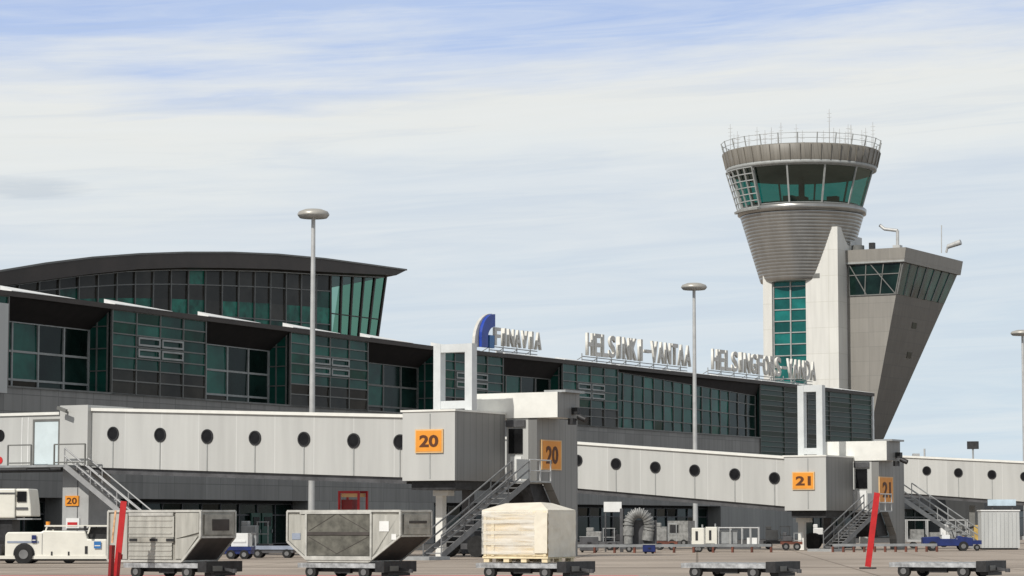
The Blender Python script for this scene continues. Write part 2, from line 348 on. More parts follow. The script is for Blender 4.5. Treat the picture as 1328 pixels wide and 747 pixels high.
for i in range(-2, 4):
    a = V0 + i * PER; m_ = a + HALF; c = a + PER if i < 3 else VLAST
    # projecting bay
    window_bay(UT, a, m_, Z_G, eave(a) - slab_z, eave(m_) - slab_z, 4, rows, 'glass', 'mullion', extra=True)
    cheek = MB(); cheek.box(UT - 2.3, UT - .35, a - .02, a + .10, Z_G + .07, eave(a) - slab_z); cheek.build('bay_side_glazing', 'glass', T)
    cm = MB()
    for k in range(3): cm.box(UT - 2.25 + k * .95, UT - 2.15 + k * .95, a - .1, a - .02, Z_G + .07, eave(a) - slab_z)
    for zz in (.25, .5, .75): cm.box(UT - 2.3, UT - .3, a - .09, a - .02, Z_G + (eave(a) - Z_G) * zz, Z_G + (eave(a) - Z_G) * zz + .08)
    cm.build('bay_side_frame', 'mullion', T)
    # recessed bay with its sloping soffit
    sh = 1.75 if i < 3 else 1.2; sb = 2.0 if i < 2 else (1.3 if i < 3 else .55)
    window_bay(UT - sb, m_, c - .1, Z_G, eave(m_) - (sh if i < 3 else .5), eave(c) - (sh if i < 3 else 1.6), 4 if i < 3 else 15, [0, .14, .56, 1] if i < 3 else [0, .2, .5, .78, 1], 'glass', 'mullion_light' if i < 1 else 'mullion', fw=.15 if i < 3 else .1, dark_cols=(2, 3) if i < 3 else (12, 13, 14))
    s0_, s1_ = (sh, sh) if i < 3 else (.5, 1.6)
    so = MB(); so.hexa([(UT - 2.2, m_, eave(m_) - s0_), (UT - sb + .1, m_, eave(m_) - s0_), (UT - sb + .1, c, eave(c) - s1_), (UT - 2.2, c, eave(c) - s1_)],
                       [(UT - 2.2, m_, eave(m_) - slab_z), (UT + .02, m_, eave(m_) - slab_z), (UT + .02, c, eave(c) - slab_z), (UT - 2.2, c, eave(c) - slab_z)])
    so.build('soffit', 'soffit', T)
# last stretch, slatted glass
VM = vT(985, 560)
nn = 5
window_bay(UT, VLAST, VEND - .1, Z_G - 4.2, eave(VLAST) - slab_z, eave(VEND) - slab_z, nn, [k / 18 for k in range(19)], 'glass_slat', 'mullion', fw=.06, name='slatted_window')
b = MB(); b.box(UT - 22, UT - .35, VEND - .1, VEND + .1, Z_L, eave(VEND) - .4); b.box(UT - .3, UT + .2, VEND - .2, VEND + .2, Z_L, eave(VEND) - .4); b.build('end_wall', 'white_trim', T)
b = MB(); b.box(UT - 2.3, UT - .02, VLAST, VEND - .25, Z_L, Z_G - 4.25); b.build('wall_panel', 'panel', T)
# roof slab (dark edge) and the white coping lengths on it
b = MB(); pv_ = [VSTART] + [e[0] for e in ev] + [VEND + .3]
for a, c in zip(pv_, pv_[1:]):
    b.hexa([(UT - 22, a, eave(a) - slab_z), (UT + .25, a, eave(a) - slab_z), (UT + .25, c, eave(c) - slab_z), (UT - 22, c, eave(c) - slab_z)],
           [(UT - 22, a, eave(a)), (UT + .25, a, eave(a)), (UT + .25, c, eave(c)), (UT - 22, c, eave(c))])
b.build('roof_slab', 'roof_dark', T)
k = 0; a = V0 - 3 * HALF
while a < VEND:
    ln = HALF * .60 if a < V0 + 2.2 * PER else HALF * .98
    h0 = .22 if a < V0 + 2.2 * PER else .14
    c = min(a + ln, VEND)
    w = MB(); w.hexa([(UT - .7, a, eave(a) + .003), (UT + .32, a, eave(a) + .003), (UT + .32, c, eave(c) + .003), (UT - .7, c, eave(c) + .003)],
                     [(UT - .7, a, eave(a) + h0 * 1.9), (UT + .31, a, eave(a) + .05), (UT + .31, c, eave(c) + .03), (UT - .7, c, eave(c) + .12)])
    w.build('coping', 'white_trim', T); a += HALF; k += 1
# pale column at the left frame edge
v_a, v_b = vT(-40, 450), vT(2, 450)
b = MB(); b.box(UT + .02, UT + .55, v_a, v_b, Z_G - .5, eave(v_b) - .9); b.build('end_column', 'bridge_plain', T)
# ground floor: blank walls, dark glazed openings, doors
def gf(px0, px1, kind):
    a, c = vT(px0, 690), vT(px1, 690)
    if kind == 'wall':
        w = MB(); w.box(UT - 2.3, UT - .01, a, c, 0, Z_L - .003); w.build('ground_floor_wall', 'panel_pale', T)
    else:
        n = max(2, round((c - a) / 2.4))
        window_bay(UT - 1.6, a, c, .15, Z_L - .25, Z_L - .25, n, [0, .72, 1], 'glass_dark', 'steel_dark', fw=.1, name='ground_floor_window')
        w = MB(); w.box(UT - 2.3, UT - 1.5, a, c, Z_L - .25, Z_L - .003); w.build('lintel', 'black', T)
for a_, c_, kd in ((-60, 80, 'o'), (80, 152, 'wall'), (152, 400, 'o'), (400, 563, 'wall'), (563, 935, 'o'), (935, 1040, 'wall'), (1040, 1131, 'o')): gf(a_, c_, kd)
for px0, px1 in ((344, 356), (358, 371)):
    a, c = vT(px0, 690), vT(px1, 690)
    d = MB(); d.box(UT - 1.45, UT - 1.3, a, c, .05, 2.5); o = d.build('door', 'green_door', T); d = MB(); d.box(UT - 1.3, UT - 1.26, a + .25, c - .2, 1.5, 2.2); d.build('door_window', 'window', o)
    d = MB(); d.box(UT - 1.3, UT - 1.22, c - .12, c - .06, 1.0, 1.25); d.build('handle', 'steel', o)

# ------------------------------------------------------------------ curved roof hall behind
UH = -128.5
HL = thing('curved_roof_hall', 'raised departure hall with a long curved dark roof over green glass', 'building', (UH, pu(250, 420, UH)[1], 0))
top_px = [(-60, 362), (0, 352), (60, 342), (120, 334.5), (180, 330), (240, 328), (300, 328), (360, 330.5), (420, 336), (480, 344), (527, 350.5)]
bot_px = [(-60, 386), (0, 371.5), (60, 363), (120, 355), (180, 349), (240, 347), (300, 347.5), (360, 349), (420, 352.5), (480, 355.5), (514, 357)]
tp = [pu(x, y, UH + 1.4)[1:] for x, y in top_px]; bp_ = [pu(x, y, UH + 1.4)[1:] for x, y in bot_px]
b = MB(); n = len(tp)
vs = [(UH + 1.4, *p) for p in tp] + [(UH + 1.4, *p) for p in bp_] + [(UH - 16, p[0], p[1] - 2.0) for p in tp] + [(UH - 16, p[0], p[1] - 2.0) for p in bp_]
fs = []
for i in range(n - 1):
    fs += [(i, i + n, i + 1 + n, i + 1), (i, i + 1, i + 1 + 2 * n, i + 2 * n), (i + n, i + 3 * n, i + 1 + 3 * n, i + 1 + n), (i + 2 * n, i + 1 + 2 * n, i + 1 + 3 * n, i + 3 * n)]
fs += [(n - 1, 2 * n - 1, 4 * n - 1, 3 * n - 1), (0, 2 * n, 3 * n, n)]
b.add(vs, fs); b.build('curved_roof', 'roof_dark', HL)
b = MB()
for p, q in zip(tp, tp[1:]): b.bar((UH + 1.42, p[0], p[1] + .04), (UH + 1.42, q[0], q[1] + .04), .14, .14)
b.build('roof_edge_trim', 'mullion', HL)
b = MB()
for p, q in zip(bp_, bp_[1:]): b.bar((UH + .3, p[0] - .4, p[1] - .12), (UH + .3, q[0] - .4, q[1] - .12), .16, .2)
b.build('eaves_gutter', 'mullion_light', HL)
def interp(tab, v):
    if v <= tab[0][0]: return tab[0][1]
    for (a, za), (c, zc) in zip(tab, tab[1:]):
        if v <= c: return za + (zc - za) * (v - a) / (c - a)
    return tab[-1][1]
vt_ = pu(500, 365, UH)[1]; vb_ = pu(485, 435, UH)[1]; ZB = min(eave(vb_) - .5, pu(485, 435, UH)[2]); v_s = pu(428, 400, UH)[1]
vl = pu(-60, 400, UH)[1]; step = (v_s - vl) / 21
# long glazed front (opaque looking) and glazed, see-through corner
for seg in range(7):
    w = MB(); fr = MB()
    for i in range(3):
        a = vl + (seg * 3 + i) * step; c = a + step; k = 5
        ta, tc_ = interp(bp_, a) - .1, interp(bp_, c) - .1
        for j in range(k):
            q = [(a, ZB + (ta - ZB) * j / k), (c, ZB + (tc_ - ZB) * j / k), (c, ZB + (tc_ - ZB) * (j + 1) / k), (a, ZB + (ta - ZB) * (j + 1) / k)]
            w.add([(UH + random.uniform(-.02, .02), y, z) for y, z in q], [(0, 1, 2, 3)], 1 if (j >= 3 and random.random() < .85) or random.random() < .3 - seg * .03 else 0)
        fr.box(UH - .02, UH + .14, a - .06, a + .06, ZB, ta)
        for j in (2, 4): fr.bar((UH + .06, a, ZB + (ta - ZB) * j / k), (UH + .06, c, ZB + (tc_ - ZB) * j / k), .1, .09)
    M.setdefault('glass_hall', mat('hall_glazing', (.014, .115, .080), .12, var=.5, scale=.9, spec=.16, island=.6, col2=(.006, .035, .025)))  # colour noise stands in for broken reflections
    o = w.build('window', ['glass_hall', 'glass_brown'], HL); fr.build('frame', 'mullion', o)
b = MB(); b.add([(UH - .3, vl, ZB), (UH - .3, v_s, ZB), (UH - .3, v_s, interp(bp_, v_s) - .2), (UH - .3, vl, interp(bp_, vl) - .2)], [(0, 1, 2, 3)])
b.box(UH - 14, UH - .4, v_s - .3, v_s, ZB, interp(bp_, v_s) - .3); b.build('inner_wall', 'black', HL)
zt = interp(bp_, vt_) - .05; w = MB(); fr = MB(); ncol = 5
def cv(i, z): f = (z - ZB) / (zt - ZB); return v_s + (vb_ + (vt_ - vb_) * f - v_s) * i / ncol
for i in range(ncol):
    w.add([(UH, cv(i, ZB), ZB), (UH, cv(i + 1, ZB), ZB), (UH, cv(i + 1, zt), zt), (UH, cv(i, zt), zt)], [(0, 1, 2, 3)])
w.add([(UH, cv(ncol, ZB), ZB), (UH - 5, cv(ncol, ZB), ZB), (UH - 5, cv(ncol, zt), zt), (UH, cv(ncol, zt), zt)], [(0, 1, 2, 3)])
o = w.build('corner_window', 'hglass', HL)
for i in range(ncol + 1):
    fr.bar((UH, cv(i, ZB), ZB), (UH, cv(i, zt), zt), .22, .22); 
    if 0 < i < ncol: fr.bar((UH - 5, cv(i, ZB) - .9, ZB), (UH - 5, cv(i, zt) - .9, zt), .5, .5)
fr.bar((UH, v_s, ZB + (zt - ZB) * .5), (UH, cv(ncol, ZB + (zt - ZB) * .5), ZB + (zt - ZB) * .5), .1, .1)
fr.build('frame', 'roof_dark', o)
b = MB(); b.box(UH - 14, UH - .05, vl, vb_, ZB - .4, ZB - .01); b.build('hall_floor', 'roof_dark', HL)
b = MB(); b.box(UH - 5.2, UH - 5.0, v_s + 5, v_s + 6.2, ZB, zt - .3); b.box(UH - 5.0, UH - 4.8, vb_ - 2.6, vb_ - 1.5, ZB, zt - 2); b.build('inner_partition', 'black', HL)

# low gate building beyond the terminal end
LB = thing('low_gate_building', 'low grey gate building seen under the farthest boarding bridge', 'building', (UT, VEND + 30, 0))
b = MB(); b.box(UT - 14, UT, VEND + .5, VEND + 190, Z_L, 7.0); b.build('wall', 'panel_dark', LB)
b = MB(); b.box(UT - 14, UT - 2, VEND + .5, VEND + 190, 0, Z_L - .01); b.build('interior_core', 'black', LB)
for q in range(6):
    window_bay(UT - 1.2, VEND + 1 + q * 30, VEND + 29 + q * 30, .1, Z_L - .02, Z_L - .02, 9, [0, .7, 1], 'glass_dark', 'mullion', fw=.14, par=LB, name='window')
b = MB(); b.box(UT - 14.2, UT + .2, VEND + .4, VEND + 190.2, 7.01, 7.3); b.build('roof', 'roof_dark', LB)

# ------------------------------------------------------------------ roof signs
def sign(name, label, word, px0, px1, y0, y1, k0, legs=True):
    c = pu((px0 + px1) / 2, y0, UT - .6); a = pu(px0, y0, UT - .6)[1]; e = pu(px1, y1, UT - .6)[1]
    S_ = thing(name, label, 'roof sign', (UT - .6, (a + e) / 2, eave((a + e) / 2)))
    n = len(word); wd = (e - a) / n
    for i, ch in enumerate(word):
        f0 = a + wd * i; f = (i + .5) / n
        zc0 = eave(f0 + wd / 2) + .75; hh = k0
        if ch == '-': glyph(ch, 'letter', S_, UT - .6, f0 + .2, f0 + wd - .2, zc0 + hh * .42, zc0 + hh * .56, ['letter', 'letter_lit_side'], .2)
        elif ch == 'I': glyph(ch, 'letter', S_, UT - .6, f0 + wd * .32, f0 + wd * .58, zc0, zc0 + hh, ['letter', 'letter_lit_side'], .2)
        else: glyph(ch, 'letter', S_, UT - .6, f0 + wd * .05, f0 + wd * .9, zc0, zc0 + hh, ['letter', 'letter_lit_side'], .12, .02)
    fr = MB()
    za, ze = eave(a), eave(e)
    for dz in (.35, .66):
        fr.bar((UT - 1.05, a, za + dz), (UT - 1.05, e, ze + dz), .08, .08)
    for i in range(0, n + 1, 2):
        y = a + wd * i; fr.tube((UT - 1.05, y, eave(y)), (UT - 1.05, y, eave(y) + .95), .05, 6); fr.tube((UT - 1.05, y, eave(y) + .6), (UT - 2.2, y, eave(y)), .04, 6)
    fr.build('support_frame', 'steel', S_)
    return S_
sign('rooftop_letters', 'white block letters reading HELSINKI-VANTAA standing on the terminal roof', 'HELSINKI-VANTAA', 760, 896, 0 + 440, 460, 2.15)
sign('rooftop_letters', 'white block letters reading HELSINGFORS-VANDA on the roof below the tower', 'HELSINGFORS-VANDA', 923, 1058, 465, 480, 2.15)
s3 = sign('rooftop_logo_sign', 'white letters reading FINAVIA beside a blue arched emblem on the roof', 'FINAVIA', 640, 702, 430, 436, 1.6)
# the emblem: a tall blue arch with a short lighter inner stroke, white edge at its back
a0, a1 = pu(614, 440, UT - .6)[1], pu(638.5, 440, UT - .6)[1]; zl = eave(a0) + .45; hh = 3.15; w_ = a1 - a0
def arch(y0, y1, h, th, u0, u1, mt, nm, z=zl):
    b = MB(); pts = [(y0, z)]
    for k in range(9):
        t_ = math.pi / 2 * k / 8; pts.append((y1 - (y1 - y0) * math.cos(t_), z + h - (y1 - y0) * .9 + (y1 - y0) * .9 * math.sin(t_)))
    inner = []
    for k in range(9):
        t_ = math.pi / 2 * (8 - k) / 8; inner.append((y1 - (y1 - y0 - th) * math.cos(t_), z + h - (y1 - y0) * .9 + ((y1 - y0) * .9 - th) * math.sin(t_)))
    pts += inner + [(y0 + th, z)]
    vs = [(u1, *p) for p in pts] + [(u0, *p) for p in pts]; n = len(pts); fs = []
    for k in range(n // 2 - 1): fs += [(k, n - 1 - k, n - 2 - k, k + 1), (k + n, k + 1 + n, 2 * n - 2 - k, 2 * n - 1 - k)]
    fs += [(k, (k + 1) % n, (k + 1) % n + n, k + n) for k in range(n)]
    b.add(vs, fs); b.build(nm, mt, s3)
arch(a0 + w_ * .08, a1, hh - .05, w_ * .25, UT - .9, UT - .62, 'letter', 'emblem_back')
arch(a0 + w_ * .28, a1, hh - .1, w_ * .34, UT - .6, UT - .3, 'logo_blue', 'emblem_arch')
b = MB(); b.box(UT - .6, UT - .3, a1 - w_ * .3, a1 - w_ * .04, zl, zl + hh * .36); b.build('emblem_stroke', 'logo_blue2', s3)

# ------------------------------------------------------------------ control tower
DT = 350.0
cT = pd(1040, 300, DT); uc, vc = cT[0], cT[1]; sT = F / DT
def zt_(y): return pd(1040, y, DT - 8.5)[2]
cam_ang = math.atan2(-vc, -uc)
TW = thing('control_tower', 'tall airport control tower with a flared glass cab on a metal cone', 'control tower', (uc, vc, 0))
def rr(px): return px / sT
rib = []; y0, y1 = 272, 358; nr = 20
for k in range(nr):
    ya = y0 + (y1 - y0) * k / nr; yb = y0 + (y1 - y0) * (k + .8) / nr
    ra = rr(80 + (54.5 - 80) * (ya - y0) / (y1 - y0)); rb = rr(80 + (54.5 - 80) * (yb - y0) / (y1 - y0))
    rib += [(ra, zt_(ya)), (ra + .02, zt_(ya + .8)), (rb + .02, zt_(yb)), (rb - .015, zt_(yb + .6))]
rib = [(r, z) for r, z in rib]; rib += [(rr(54), zt_(359.5)), (rr(50), zt_(361)), (.1, zt_(361))]
b = MB(); b.lathe(rib[::-1], 80, (uc, vc)); b.build('flared_cone', 'cone', TW)
b = MB(); b.lathe([(rr(80), zt_(271.5)), (rr(83.5), zt_(270)), (rr(84), zt_(264)), (rr(81), zt_(261.5)), (.1, zt_(261.5))], 80, (uc, vc)); b.build('cab_floor_ring', 'cone', TW)
# cab glass, twelve panes with mullions
gt, gb = (rr(93.5), zt_(213)), (rr(79), zt_(262)); b = MB(); fr = MB(); PH = R(-29.5)
NP = 12
# mullions at pixel offsets -17, +30, +72 from the axis
for k in range(NP):
    a0_ = cam_ang - R(11.2) + 2 * math.pi * k / NP; a1_ = a0_ + 2 * math.pi / NP
    P = lambda r, a, z: (uc + r * math.cos(a), vc + r * math.sin(a), z)
    b.add([P(gb[0], a0_, gb[1]), P(gb[0], a1_, gb[1]), P(gt[0], a1_, gt[1]), P(gt[0], a0_, gt[1])], [(0, 1, 2, 3)])
    fr.bar(P(gb[0] + .03, a0_, gb[1]), P(gt[0] + .03, a0_, gt[1]), .22, .18)
for rr0, zz0 in ((gt[0] + .06, gt[1] - .12), (gb[0] + .06, gb[1] + .02)): fr.lathe([(rr0 - .1, zz0), (rr0, zz0), (rr0 + .02, zz0 + .1), (rr0 - .1, zz0 + .1)], 72, (uc, vc))
o = b.build('cab_window', 'tglass', TW); fr.build('frame', 'mullion_light', o)
b = MB(); b.lathe([(.1, zt_(220)), (rr(55), zt_(220)), (rr(89), zt_(217)), (rr(89), zt_(213.6)), (.1, zt_(213.6))], 64, (uc, vc)); b.build('cab_ceiling', 'ceil', TW)
b = MB(); b.lathe([(rr(9), zt_(261)), (rr(9), zt_(246)), (rr(4), zt_(244)), (rr(4), zt_(220.2))], 24, (uc, vc))
for k in range(7):
    an = random.uniform(0, 6.28); q = rr(60); b.box(uc + q * math.cos(an) - .7, uc + q * math.cos(an) + .7, vc + q * math.sin(an) - .5, vc + q * math.sin(an) + .5, zt_(261), zt_(random.uniform(249, 256)))
b.lathe([(rr(72), zt_(261)), (rr(74), zt_(258)), (rr(66), zt_(258)), (rr(64), zt_(261))], 48, (uc, vc)); b.build('controller_consoles', 'ceil', TW)
b = MB(); b.lathe([(rr(94.5), zt_(213.3)), (rr(97.5), zt_(212.5)), (rr(98), zt_(208.3)), (rr(94), zt_(207.5))], 80, (uc, vc)); b.build('cab_head_ring', 'mullion_light', TW)
b = MB(); b.lathe([(rr(98), zt_(208)), (rr(102.5), zt_(188.5)), (rr(101), zt_(187.2)), (rr(85), zt_(187.2)), (rr(83), zt_(192)), (.1, zt_(192))], 80, (uc, vc))
for k in range(48):
    an = 2 * math.pi * k / 48; b.bar((uc + rr(98.4) * math.cos(an), vc + rr(98.4) * math.sin(an), zt_(208)), (uc + rr(102.9) * math.cos(an), vc + rr(102.9) * math.sin(an), zt_(188.5)), .08, .12)
b.build('roof_rim', 'cone_band', TW)
b = MB(); nrail = 26
for k in range(nrail):
    an = 2 * math.pi * k / nrail; an2 = 2 * math.pi * (k + 1) / nrail
    q = lambda r, a, y: (uc + rr(r) * math.cos(a), vc + rr(r) * math.sin(a), zt_(y))
    b.tube(q(101, an, 188), q(104.5, an, 174), .08, 5)
    for r, y in ((104.3, 174.5), (103, 181)): b.tube(q(r, an, y), q(r, an2, y), .035, 4)
b.build('roof_railing', 'mullion_light', TW)
for px, yt, rad in ((943, 151, .05), (965, 170, .07), (1018, 139, .07), (1069, 140, .07), (1095, 158, .05), (1112, 144, .1), (1133, 150, .06), (1052, 166, .06), (951, 163, .05), (958, 158, .05), (985, 166, .06), (1001, 170, .05), (1033, 168, .05), (1083, 165, .06), (1104, 162, .05), (1121, 160, .06), (1128, 166, .05), (1138, 163, .05), (947, 166, .06), (975, 161, .05), (993, 163, .06), (1010, 166, .05), (1025, 160, .05), (1044, 163, .06), (1061, 168, .05), (1075, 164, .06), (1091, 168, .05), (1115, 164, .06)):
    an_x = (px - 1040) / 100.; an_x = max(-.97, min(.97, an_x)); dx = an_x * rr(97); dy = -math.sqrt(max(0, rr(97) ** 2 - dx * dx)) * (.8 if px % 2 else -.5)
    du = dx * UX + dy * UY; dv = dx * VX + dy * VY
    b = MB(); b.tube((uc + du, vc + dv, zt_(190)), (uc + du, vc + dv, zt_(yt)), rad, 6, rad * .5)
    for k in range(3): b.tube((uc + du - .3, vc + dv, zt_(yt) - .6 - k * .5), (uc + du + .3, vc + dv, zt_(yt) - .6 - k * .5), .03, 4)
    b.build('antenna', 'pole', TW)
# sun screen lattice on the left of the cab
b = MB(); pass
def q2(off, y, ex=.55):
    f = (y - 213) / (262 - 213.); r = rr(93.5 + (79 - 93.5) * f) + ex
    a = cam_ang + off; return (uc + r * math.cos(a), vc + r * math.sin(a), zt_(y))
offs = [-R(40 + 8.5 * k) for k in range(6)]
for o_ in offs: b.bar(q2(o_, 214), q2(o_, 265), .16, .16)
for y in (214, 222, 230.5, 239, 247.5, 256, 264.5):
    for o1, o2 in zip(offs, offs[1:]): b.bar(q2(o1, y), q2(o2, y), .14, .13)
for o1, o2 in zip(offs, offs[1:]): b.add([q2(o1, 266, 1.1), q2(o2, 266, 1.1), q2(o2, 266, -.2), q2(o1, 266, -.2), q2(o1, 268.5, 1.1), q2(o2, 268.5, 1.1), q2(o2, 268.5, -.2), q2(o1, 268.5, -.2)], [(0, 1, 2, 3), (4, 7, 6, 5), (0, 4, 5, 1), (1, 5, 6, 2), (2, 6, 7, 3), (3, 7, 4, 0)])
b.build('cab_sun_screen', 'mullion_light', TW)
# shaft
k = 4.45; vf = vc - k
su0 = pv(990, 440, vf)[0]; su1 = pv(1087.5, 440, vf)[0]; g0 = pv(1001.5, 440, vf)[0]; g1 = pv(1045.5, 440, vf)[0]
zs1 = pv(1080, 294, vf)[2]; zgb = 0
b = MB(); b.box(su0, g0, vf, vf + 5.4, 0, zt_(350)); b.box(g0, g1, vf + 1.2, vf + 5.4, 0, zt_(350))
b.hexa([(g1, vf, 0), (su1, vf, 0), (su1, vf + 7.6, 0), (g1, vf + 7.6, 0)], [(g1, vf, zs1), (su1, vf, zs1), (su1, vf + 4.6, zs1), (g1, vf + 4.6, zs1)]); b.build('concrete_shaft', 'concrete', TW)
b = MB(); fr = MB(); nz = 16; zt0 = zt_(352)
for i in range(2):
    a = g0 + (g1 - g0) * i / 2; c = g0 + (g1 - g0) * (i + 1) / 2
    for j in range(nz):
        za, zb2 = 10 + (zt0 - 10) * j / nz, 10 + (zt0 - 10) * (j + 1) / nz; t1 = random.uniform(-.02, .02)
        b.add([(a, vf + .5 + t1, za), (c, vf + .5 - t1, za), (c, vf + .5 - t1, zb2), (a, vf + .5 + t1, zb2)], [(0, 1, 2, 3)])
        fr.box(a, c, vf + .38, vf + .5, za - .07, za + .07)
    fr.box(a, a + .18, vf + .32, vf + .52, 10, zt0)
M['glass_stair'] = mat('stair_glazing', (.008, .11, .10), .12, var=.4, scale=.3, spec=.3, island=.4, col2=(.004, .05, .045))
o = b.build('stair_window', 'glass_stair', TW); fr.build('frame', 'mullion_light', o)
b = MB(); b.box(g1 + .6, g1 + 2.0, vf - .05, vf - .01, zt_(358), zt_(352)); b.build('vent_grille', 'mullion', TW)
b = MB(); b.box(su1 - 2.5, su1 + .2, vf + 4, vf + 8, zt_(325), zt_(300)); b.build('lift_head', 'bridge_plain', TW)

# wedge shaped annex
AX = None
vw = vf + 3.1
f_tl = (su1 + .01, zt_(322)); 
ftr = pv(1174, 321, vw); fr_t = (ftr[0], ftr[2])
P1 = pv(1170, 340, vw); P2 = pv(1126, 575, vw)
Bt = pu(1241, 343, P1[0]); 
AX = thing('tower_annex', 'inverted wedge shaped metal clad annex leaning out beside the tower shaft', 'building', (su1 + 3, vw + 3, 0))
z_c = P1[2]
Bb = pu(1123, 578, P2[0])
b = MB()
lo_z = P2[2] - 6; sl = (P1[0] - P2[0]) / (P1[2] - P2[2])
uL = P2[0] - sl * 6
slv = (Bt[1] - Bb[1]) / (Bt[2] - Bb[2]); vB = Bb[1] - slv * (Bb[2] - lo_z)
bl = [(su1 - .5, vw, lo_z), (uL, vw, lo_z), (uL, max(vB, vw + .5), lo_z), (su1 - .5, max(vB, vw + .5), lo_z)]
tl = [(su1 - .5, vw, z_c), (P1[0], vw, z_c), (P1[0], Bt[1], z_c), (su1 - .5, Bt[1], z_c)]
b.hexa(bl, tl); ob = b.build('wedge_body', ['annex_shade_side', 'annex_front'], AX)
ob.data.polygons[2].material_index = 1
def edge(z): f = (z - lo_z) / (z_c - lo_z); return uL + (P1[0] - uL) * f, max(vB, vw + .5) + (Bt[1] - max(vB, vw + .5)) * f
capz = pv(1174, 321, vw)[2]
b = MB(); b.hexa([(su1 - .9, vw - .35, z_c), (P1[0] + .4, vw - .35, z_c), (P1[0] + .4, Bt[1] + .3, z_c), (su1 - .9, Bt[1] + .3, z_c)],
                 [(su1 - .9, vw - .45, capz), (P1[0] + .7, vw - .45, capz), (P1[0] + .7, Bt[1] + .5, capz), (su1 - .9, Bt[1] + .5, capz)]); b.build('roof_fascia', 'annex_front', AX)
b = MB(); b.box(su1 - .8, P1[0] + .46, vw - .42, vw - .36, z_c + .05, z_c + .28); b.build('fascia_trim', 'mullion_light', AX)
zw0, zw1 = pv(1163, 381, vw)[2], z_c - .05
e0, e1 = edge(zw0), edge(zw1)
b = MB(); b.add([(su1 + .4, vw - .04, zw0), (e0[0] - .15, vw - .04, zw0), (e1[0] - .15, vw - .04, zw1), (su1 + .1, vw - .04, zw1)], [(0, 1, 2, 3)]); o = b.build('front_window', 'glass_dark', AX)
fr = MB(); W_ = e1[0] - su1
for k in range(4): fr.bar((su1 + .4 + (e0[0] - su1 - .5) * k / 3, vw - .08, zw0), (su1 + .3 + (e1[0] - su1 - .4) * k / 3, vw - .08, zw1), .12, .12)
for f0, f1 in ((0, .38), (.38, .9)): fr.bar((su1 + .4 + W_ * f0, vw - .1, zw1), (su1 + W_ * (f1 - .02), vw - .1, zw0), .1, .12)
fr.bar((su1 + .2, vw - .08, zw0 + (zw1 - zw0) * .66), (e1[0] - .4, vw - .08, zw0 + (zw1 - zw0) * .66), .12, .12); fr.bar((su1 + .2, vw - .08, zw0), (e0[0], vw - .08, zw0), .12, .14)
fr.build('frame', 'mullion', o)
b = MB(); fr = MB(); nw = 7
for k in range(nw):
    def pt(f, z): e = edge(z); return (e[0] + .05, vw + .1 + (e[1] - vw - .2) * f, z)
    f0, f1 = k / nw, (k + 1) / nw
    b.add([pt(f0, zw0), pt(f1, zw0), pt(f1, zw1), pt(f0, zw1)], [(0, 1, 2, 3)])
    p, q_ = pt(f0, zw0), pt(f0, zw1); fr.bar((p[0] + .03, p[1], p[2]), (q_[0] + .03, q_[1], q_[2]), .22, .18)
o = b.build('side_window', M['glass_side'] if 'glass_side' in M else mat('annex_glazing', (.02, .085, .075), .2, var=.5, scale=.2, island=.3), AX); fr.build('frame', 'mullion', o)
for px, py in ((1190, 427), (1165, 465)):
    z = H + (HOR - py) / sT; e = edge(z); f = .5 if px == 1190 else .62
    b = MB(); y = vw + (e[1] - vw) * f; dn = .8 * sl
    b.add([(e[0] + .05, y, z), (e[0] + .05, y + 1.6, z), (e[0] + .05 + dn, y + 1.6, z + .8), (e[0] + .05 + dn, y, z + .8)], [(0, 1, 2, 3)]); b.build('small_window', 'glass_dark', AX)
# roof gear: bent ducts, mast, camera
def roofpt(px, py, v): p = pv(px, py, v); return Vector(p)
vv = vw + 5
b = MB(); p = roofpt(1164, 320, vv); q = roofpt(1164, 299, vv); r_ = roofpt(1147, 297, vv); s_ = roofpt(1141, 292, vv); b.path([(p.x, p.y, capz), q, r_, s_], .22); b.box(p.x - .5, p.x + .5, vv - .5, vv + .5, capz, capz + .9); b.build('vent_pipe', 'pole', AX)
b = MB(); p = roofpt(1221, 330, vv + 4); q = roofpt(1221, 292, vv + 4); b.tube((p.x, p.y, capz), q, .07, 6); b.build('antenna', 'pole', AX)
b = MB(); p = roofpt(1227, 330, vv + 4); q = roofpt(1229, 320, vv + 4); b.path([(p.x, p.y, capz), q], .16); q2_ = roofpt(1246, 314, vv + 4); b.tube(q, q2_, .3, 8, .38); b.build('security_camera', 'pole', AX)
b = MB(); p = roofpt(1131, 316, vv - 2); b.box(p.x - .35, p.x + .35, vv - 2.3, vv - 1.7, capz, capz + 1.2); b.build('roof_vent', 'black_paint', AX)
b = MB(); p = roofpt(1112, 312, vv - 3); b.tube((p.x, vv - 3, capz), (p.x, vv - 3, capz + .8), .9, 14); b.build('satellite_drum', 'mullion', AX)

